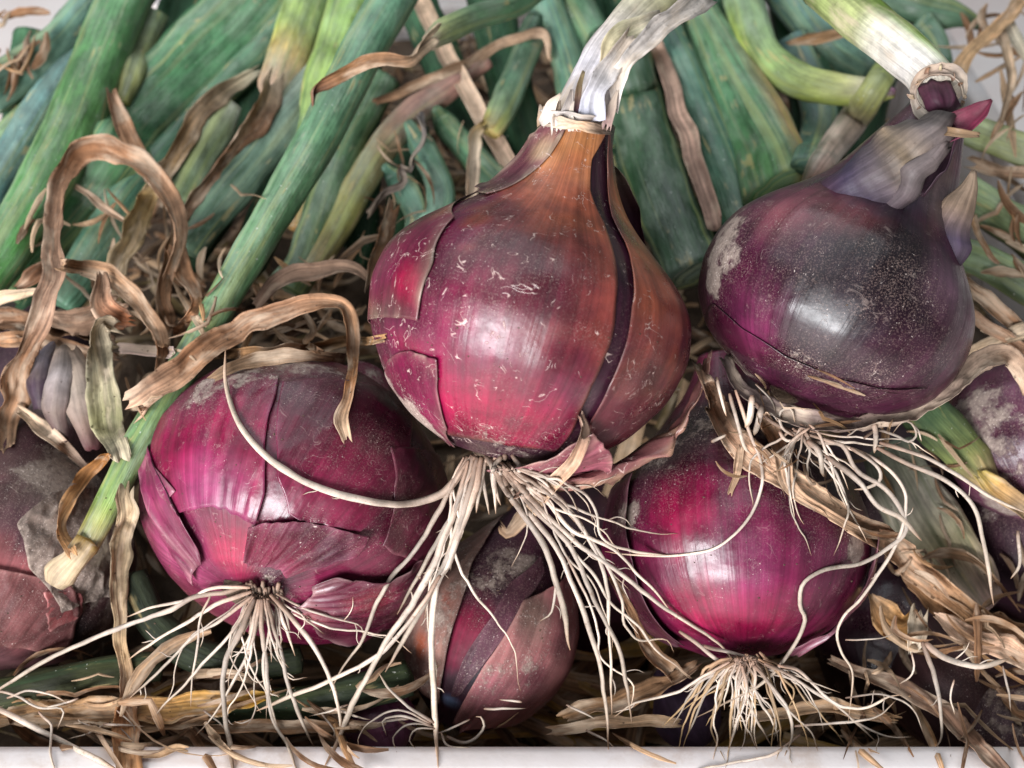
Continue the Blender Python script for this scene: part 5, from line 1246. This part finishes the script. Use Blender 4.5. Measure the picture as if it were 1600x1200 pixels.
for i, (lb, p) in enumerate([('straw lying low in the gap under the left onion, left of its roots', [(60, 1125, -9.0), (150, 1135, -9.2), (330, 1128, -9.4)]), ('tan straw behind the front rim between the two left root tufts', [(330, 1140, -9.6), (450, 1132, -9.6), (560, 1140, -9.6)]),
                             ('straw behind the rim right of the split-skinned onion', [(860, 1145, -9.6), (940, 1130, -9.4), (1060, 1128, -9.4)]), ('straw half hidden under the glossy onion root tuft', [(1180, 1120, -9.2), (1290, 1105, -9.0), (1400, 1125, -9.2)])]):
    dry(lb, p, [(0, 14), (.5, 22), (1, 14)], 10, two(TANS[i], TANS[(i + 1) % 4]), clear=('bulb',))

# crumbs of soil and skin on the rim and between the bulbs
rn = random.Random(77)
cv, cf = [], []
for i in range(360):
    if i < 0:
        x, y = rn.uniform(-.14, .14), CY0 - rn.uniform(.001, .0095); z = RIM + .0001; r = .0001 + .0005 * rn.random() ** 3
    else:
        px, py = rn.uniform(0, 1600), rn.uniform(420, 1150)
        dd = hit_depth(px, py, ('bulb', 'leaf', 'dry'))
        if dd > 1:
            continue
        x, y, z = at(px, py, dd); r = rn.uniform(.00012, .0004)
    k = len(cv)
    q = np.array([[1, 0, 0], [-1, 0, 0], [0, 1, 0], [0, -1, 0], [0, 0, .7], [0, 0, -.5]]) * r
    q = q * np.array([[rn.uniform(.6, 1.3)] for _ in range(6)])
    cv += [np.array((x, y, z)) + v for v in q]
    cf += [[k + a_ for a_ in f] for f in ((0, 2, 4), (2, 1, 4), (1, 3, 4), (3, 0, 4), (2, 0, 5), (1, 2, 5), (3, 1, 5), (0, 3, 5))]
cr = mesh_obj('soil_crumbs', cv, cf, M_CRUMB, None, smooth=False)
tag(cr, 'tiny crumbs of soil on the onion skins and leaves', 'soil'); cr['kind'] = 'stuff'

shreds('tangled_straw', 'tangle of pale straw and leaf shreds over the bulbs at lower right', 31, [
    (1340, 800, 1600, 1010, 24, 45, 30, 60, 150, 5, 18, .004), (1300, 1000, 1600, 1150, 26, 20, 40, 50, 170, 4, 14, .005), (1100, 570, 1320, 720, 20, 45, 30, 40, 110, 3, 8, .003),
    (1360, 640, 1480, 800, 14, 50, 40, 40, 100, 3, 8, .003), (0, 1060, 620, 1150, 22, 3, 18, 80, 240, 6, 20, .004)], SH_COL, 1.0)

# ------------------------------------------------------------------ roots
random.seed(5)


def rdep(py, front=0.0):
    return 0.318 + np.clip((py - 700) / 500.0, -0.3, 1.2) * 0.010 - front


def R(on, pts, r0=4.0, r1=1.8, front=0.0, note=True, **kw):
    if note and len(pts) > 3:
        on.__dict__.setdefault('paths', []).append([(p[0], p[1], .32) for p in pts])
    on.root([(p[0], p[1], (p[2] if len(p) > 2 else rdep(p[1], front))) for p in pts], r0 * .76, r1 * .82, **kw)


# central onion
cb0 = (752, 712)
R(C, [(742, 714, .312), (715, 745), (690, 772), (650, 786), (600, 787), (530, 773), (455, 742), (402, 700), (368, 650), (352, 595), (352, 545)], 8.5, 4.5, wob=1.5)
for p, a, b in [
        ([(738, 712, .313), (720, 770), (690, 850), (645, 945), (600, 1010), (560, 1085), (530, 1150), (508, 1200)], 7.5, 5),
        ([(746, 714, .312), (728, 790), (700, 870), (660, 950), (600, 1050)], 7.5, 4),
        ([(752, 714, .311), (735, 790), (712, 850), (700, 885), (686, 905), (678, 930), (675, 1031), (681, 1110), (684, 1200)], 7.5, 5),
        ([(730, 714, .314), (700, 770), (650, 860), (610, 905), (575, 975), (562, 1010), (535, 1045), (515, 1080)], 5.5, 2.5),
        ([(690, 900, .318), (650, 955), (590, 1025), (520, 1060), (400, 1110)], 5, 4),
        ([(735, 712, .313), (712, 790), (665, 880), (620, 960)], 6, 3),
        ([(758, 716, .312), (752, 760), (744, 800)], 5, 3),
        ([(740, 712, .312), (722, 780), (708, 840), (690, 880)], 6, 3)]:
    R(C, p, a, b)
for p, a, b in [
        ([(766, 716, .311), (790, 765), (825, 815), (855, 865), (876, 930), (886, 985), (890, 1016)], 7, 5),
        ([(770, 718, .311), (810, 785), (865, 850), (900, 930), (932, 1020), (945, 1100), (952, 1172)], 6.5, 3.5),
        ([(775, 720, .311), (830, 790), (890, 850), (930, 940), (965, 1010), (980, 1070), (988, 1132)], 6, 3.5),
        ([(780, 722, .311), (840, 790), (905, 850), (960, 890), (1040, 950), (1110, 995), (1155, 1040)], 6, 3),
        ([(785, 724, .311), (850, 780), (895, 830), (960, 860), (1010, 910), (1060, 965)], 5, 2.2),
        ([(790, 726, .311), (870, 775), (925, 850), (950, 920), (952, 990), (956, 1050), (956, 1118)], 4.5, 2.5),
        ([(795, 726, .311), (880, 790), (940, 870), (970, 935), (975, 975), (1000, 1000), (1040, 998), (1052, 1018)], 4.5, 2),
        ([(800, 728, .311), (860, 745), (910, 770), (930, 800), (940, 840), (990, 862), (1060, 868)], 3.5, 2.2),
        ([(775, 718, .311), (790, 760), (800, 790)], 6, 3), ([(770, 718, .311), (772, 750), (782, 790)], 5, 3),
        ([(802, 728, .311), (850, 742), (888, 770), (905, 800)], 3, 1.5), ([(785, 724, .311), (815, 750), (845, 745), (880, 762), (925, 760), (945, 775)], 3, 1.2),
        ([(780, 722, .311), (830, 775), (880, 840), (885, 855), (900, 832), (905, 830)], 2.6, 1.4), ([(880, 860), (910, 920), (935, 985), (940, 1030), (985, 1065), (990, 1085), (985, 1110)], 3, 1.6),
        ([(870, 900), (868, 935), (860, 960), (842, 972)], 3, 1.6), ([(790, 730, .311), (845, 800), (915, 880), (955, 940), (1000, 980), (1030, 1020), (1080, 1060)], 4, 2)]:
    R(C, p, a, b)
for i in range(9):
    x = 735 + i * 8
    R(C, [(x, 712, .312), (x + random.uniform(-14, 14), 735), (x + random.uniform(-30, 36), 775 + random.uniform(-10, 30))], random.uniform(4, 7), 2.2)

# left onion
for p, a, b in [
        ([(395, 912, .313), (360, 922), (310, 932), (260, 955), (200, 975), (130, 1005), (60, 1040), (0, 1078), (-30, 1100)], 5.5, 3.5),
        ([(390, 918, .313), (330, 920), (290, 938), (240, 948), (195, 965)], 4, 2.2),
        ([(392, 925, .313), (340, 945), (300, 968), (260, 990), (215, 1020), (200, 1032)], 4.5, 2.5),
        ([(395, 930, .313), (345, 970), (295, 1000), (250, 1050), (200, 1092)], 4, 2.2),
        ([(398, 932, .313), (365, 985), (320, 1035), (270, 1085), (235, 1125)], 3.6, 1.8),
        ([(398, 935, .313), (375, 990), (352, 1040), (350, 1110), (360, 1170), (368, 1215)], 6.5, 4.5),
        ([(405, 938, .313), (395, 1000), (368, 1060), (340, 1110), (305, 1150)], 3.6, 1.5),
        ([(410, 936, .313), (412, 1000), (418, 1060), (425, 1120), (450, 1165), (470, 1215)], 4.8, 2.6),
        ([(415, 936, .313), (430, 990), (448, 1060), (470, 1120), (490, 1165)], 5, 3),
        ([(425, 928, .313), (455, 965), (490, 1010), (515, 1060), (528, 1100), (535, 1160)], 5.5, 3),
        ([(432, 926, .313), (470, 950), (520, 965), (560, 975), (570, 1000)], 3, 1.2),
        ([(402, 938, .313), (390, 1000), (384, 1040), (400, 1065), (420, 1058)], 3.5, 1.4),
        ([(330, 925), (316, 960), (308, 1000), (300, 1060), (297, 1105)], 2.8, 1.4),
        ([(418, 936, .313), (420, 985), (412, 1040), (422, 1090), (440, 1150)], 4, 2),
        ([(412, 936, .313), (425, 1000), (440, 1040), (455, 1062), (480, 1058)], 2.6, 1.2)]:
    R(Lo, p, a, b)
for i in range(10):
    x = 385 + i * 6
    R(Lo, [(x, 908 + random.uniform(0, 14), .3135), (x + random.uniform(-8, 8), 940), (x + (i - 5) * random.uniform(2, 9), 985 + random.uniform(-15, 50))], random.uniform(3, 5.5), 1.8)
R(LP, [(-10, 1078), (20, 1085), (60, 1105), (100, 1108), (90, 1140)], 3, 1.5)
R(LP, [(-20, 1100), (40, 1130), (100, 1160), (150, 1185), (185, 1205)], 6, 4.5)
R(LP, [(10, 1090), (45, 1078), (80, 1085), (105, 1098)], 2.5, 1.2)
R(LP, [(60, 1110), (80, 1135), (78, 1175), (88, 1210)], 3, 1.5)

# dark onion at right: long pale wavy roots
for p, a, b in [
        ([(1180, 630, .316), (1200, 655), (1230, 672), (1270, 690), (1315, 695), (1335, 730), (1350, 745), (1385, 765), (1410, 800), (1416, 830), (1390, 855), (1345, 880), (1290, 890), (1255, 912), (1250, 945), (1258, 970), (1240, 1010), (1200, 1060), (1150, 1090), (1085, 1122)], 5, 3),
        ([(1150, 610, .315), (1160, 640), (1172, 680), (1188, 720), (1190, 760), (1170, 810), (1120, 855), (1060, 868), (980, 866), (945, 862)], 3.6, 2.2),
        ([(1240, 672, .315), (1310, 694), (1372, 720), (1410, 760), (1415, 800), (1400, 850), (1370, 900), (1345, 935), (1320, 960), (1308, 990), (1315, 1020), (1332, 1050), (1330, 1090), (1325, 1130)], 4.2, 2),
        ([(1375, 692, .315), (1440, 712), (1500, 745), (1555, 780), (1610, 805)], 4.5, 3.2),
        ([(1370, 700, .315), (1420, 725), (1480, 752), (1520, 790), (1535, 840), (1545, 890), (1552, 945)], 5, 3.6),
        ([(1240, 680, .315), (1222, 668), (1218, 645), (1235, 638), (1242, 660)], 3.5, 2.2),
        ([(1218, 675, .315), (1228, 688), (1248, 686), (1254, 672)], 3.5, 2.4),
        ([(1350, 685, .314), (1370, 672), (1400, 680), (1420, 690), (1432, 680), (1425, 662), (1410, 660), (1395, 678)], 3, 1.6),
        ([(1425, 662), (1435, 672), (1440, 690)], 2.6, 1.6),
        ([(1262, 690, .314), (1280, 705), (1284, 735), (1287, 745)], 6, 4.5),
        ([(1176, 618, .315), (1172, 650), (1165, 668)], 7, 6), ([(1190, 635, .315), (1183, 665), (1178, 680)], 6, 5),
        ([(1140, 615, .314), (1155, 670), (1165, 700), (1178, 712)], 4, 3), ([(1120, 590, .315), (1128, 625), (1135, 650)], 3.5, 2.5),
        ([(1180, 600, .316), (1205, 625), (1212, 645)], 2, 1), ([(1112, 690), (1130, 682), (1135, 678)], 3.5, 2.5),
        ([(1330, 700, .315), (1370, 728), (1375, 750), (1355, 762), (1335, 765)], 4, 3),
        ([(1290, 712), (1340, 750), (1372, 790), (1410, 810), (1440, 845)], 6, 5),
        ([(1365, 660, .3135), (1368, 685), (1366, 708)], 6, 4)]:
    R(TR, p, a, b, wob=1.2)

# glossy onion: fibrous tuft
for p, a, b in [
        ([(1195, 1035, .317), (1240, 1060), (1290, 1090), (1320, 1115), (1370, 1160)], 3.6, 1.8),
        ([(1215, 1038, .317), (1250, 1050), (1290, 1088), (1320, 1105), (1350, 1105), (1385, 1090), (1410, 1087)], 3.6, 2.2),
        ([(1180, 1040, .317), (1210, 1075), (1230, 1110), (1238, 1150), (1225, 1180)], 4, 2.2),
        ([(1160, 1040, .317), (1165, 1080), (1150, 1130), (1140, 1170), (1135, 1200)], 3.5, 1.5),
        ([(1140, 1035, .317), (1100, 1055), (1060, 1080), (1000, 1095), (960, 1120)], 3.2, 2),
        ([(1060, 985), (1090, 1005), (1130, 1040), (1160, 1075), (1180, 1120), (1205, 1165)], 4.5, 2),
        ([(1250, 1150), (1200, 1180), (1100, 1200), (1060, 1215)], 3, 1.5),
        ([(1240, 1135), (1300, 1130), (1370, 1118), (1400, 1095)], 3, 1.4), ([(1320, 1115), (1350, 1135), (1385, 1150), (1425, 1152)], 2.4, 1.2),
        ([(1100, 1010, .317), (1150, 1020), (1190, 1030)], 4, 2)]:
    R(Ro, p, a, b)
for i in range(18):
    x = 1105 + i * 6.8 + random.uniform(-4, 4)
    s_ = (x - 1165) / 60
    L = random.uniform(50, 170)
    tint = random.uniform(.7, .95)
    tn = ((0, (160 * tint, 124 * tint, 98 * tint)), (.5, (192 * tint, 160 * tint, 124 * tint)), (1, (186 * tint, 150 * tint, 104 * tint)))
    R(Ro, [(1140 + (x - 1105) * .45, 1022 + random.uniform(0, 10), .3185), (x, 1045), (x + s_ * L * .35 + random.uniform(-12, 12), 1045 + L * .45), (x + s_ * L * .6 + random.uniform(-30, 30), 1045 + L * .85)], random.uniform(2, 4.2), 1.3, tone=tn, wob=7)
# split-skinned onion: fine curly rootlets
for p, a, b in [([(678, 1130, .326), (640, 1105), (610, 1075), (592, 1052)], 3.6, 2), ([(672, 1132, .326), (630, 1120), (600, 1125), (605, 1150)], 3, 1.4), ([(676, 1135, .326), (640, 1130), (615, 1150), (620, 1175)], 2.4, 1.2),
                ([(700, 1150, .326), (730, 1160), (755, 1140), (752, 1122), (742, 1120)], 3.6, 2.4), ([(682, 1138, .326), (650, 1140), (640, 1158), (650, 1170)], 2.2, 1), ([(690, 1145, .326), (700, 1165), (735, 1168)], 2.4, 1.2),
                ([(672, 1130, .326), (620, 1110), (575, 1130), (560, 1155), (562, 1172)], 2.2, 1)]:
    R(B, p, a, b)
# lower right
for on, p, a, b in [(LR1, [(1440, 1005), (1458, 1050), (1468, 1100), (1472, 1150), (1460, 1172)], 5, 2.2), (LR1, [(1445, 1005), (1480, 1030), (1530, 1042), (1575, 1030)], 7, 5), (FR2, [(1590, 830), (1592, 880), (1580, 905)], 4, 2.2),
                    (LR2, [(1565, 1040), (1575, 1080), (1580, 1110)], 2.6, 1.4), (LR1, [(1425, 1020), (1428, 1050), (1405, 1068)], 2.2, 1.2), (LR1, [(1320, 1000), (1370, 998), (1400, 990)], 1.8, 1.0), (LR2, [(1490, 1060), (1484, 1090), (1490, 1115)], 2.2, 1.2),
                    (LR2, [(1320, 1090), (1380, 1085), (1430, 1110), (1445, 1150)], 2.2, 1.2)]:
    R(on, p, a, b)
# thinner roots woven between the main ones
for on, (bx, by, bd), k, (a0, a1), (l0, l1) in ((C, (785, 724, .312), 8, (22, 58), (120, 420)), (C, (738, 718, .312), 4, (108, 142), (120, 420)), (Lo, (408, 928, .314), 12, (20, 170), (80, 260)), (TR, (1250, 668, .3155), 16, (10, 150), (60, 240)), (Ro, (1165, 1030, .318), 30, (15, 165), (60, 190))):
    for i in range(k):
        a = math.radians(random.uniform(a0, a1)); L = random.uniform(l0, l1)
        S = [(bx + random.uniform(-16, 16), by + random.uniform(-4, 6), bd)]
        for q in range(6):
            S.append((S[-1][0] + L / 6 * math.cos(a), S[-1][1] + L / 6 * math.sin(a)))
            a += random.uniform(-.38, .38) + (.12 if math.cos(a) > 0 else -.12)
        S = [p for p in S if p[1] < 1190]
        if len(S) > 3:
            R(on, S, random.uniform(1.8, 4.0), random.uniform(1.0, 1.6), wob=5)
# hair-fine side rootlets branching off the longer roots
for on, k in ((C, 44), (Lo, 26), (Ro, 24), (TR, 22), (LR1, 4)):
    for i in range(k):
        P = crom(random.choice(on.paths), 40)
        q = random.randrange(10, 38)
        x, y, dd = P[q]
        tx, ty = P[q + 1][:2] - P[q - 1][:2]
        a = math.atan2(ty, tx) + random.choice((-1, 1)) * random.uniform(.3, 1.1)
        L = random.uniform(10, 44)
        S = [(x, y)]
        for _ in range(3):
            S.append((S[-1][0] + L / 3 * math.cos(a), S[-1][1] + L / 3 * math.sin(a)))
            a += random.uniform(-.7, .7)
        R(on, S, random.uniform(1.0, 1.7), .7, wob=1.5, note=False)
# short stubs of other rootlets among the straw
for i in range(16):
    x = random.uniform(20, 1000); y = random.uniform(1090, 1140)
    a = random.uniform(-.6, .9) + (0 if random.random() < .5 else math.pi)
    R(Lo if x < 520 else B, [(x, y, .328), (x + 30 * math.cos(a), y + 25 * math.sin(a) + 8, .328), (x + 65 * math.cos(a + .5), y + 40 * math.sin(a) + 14, .328)], random.uniform(1.6, 3), 1.0)

for o in list(bpy.data.objects):
    if '_o' in o:
        del o['_o']
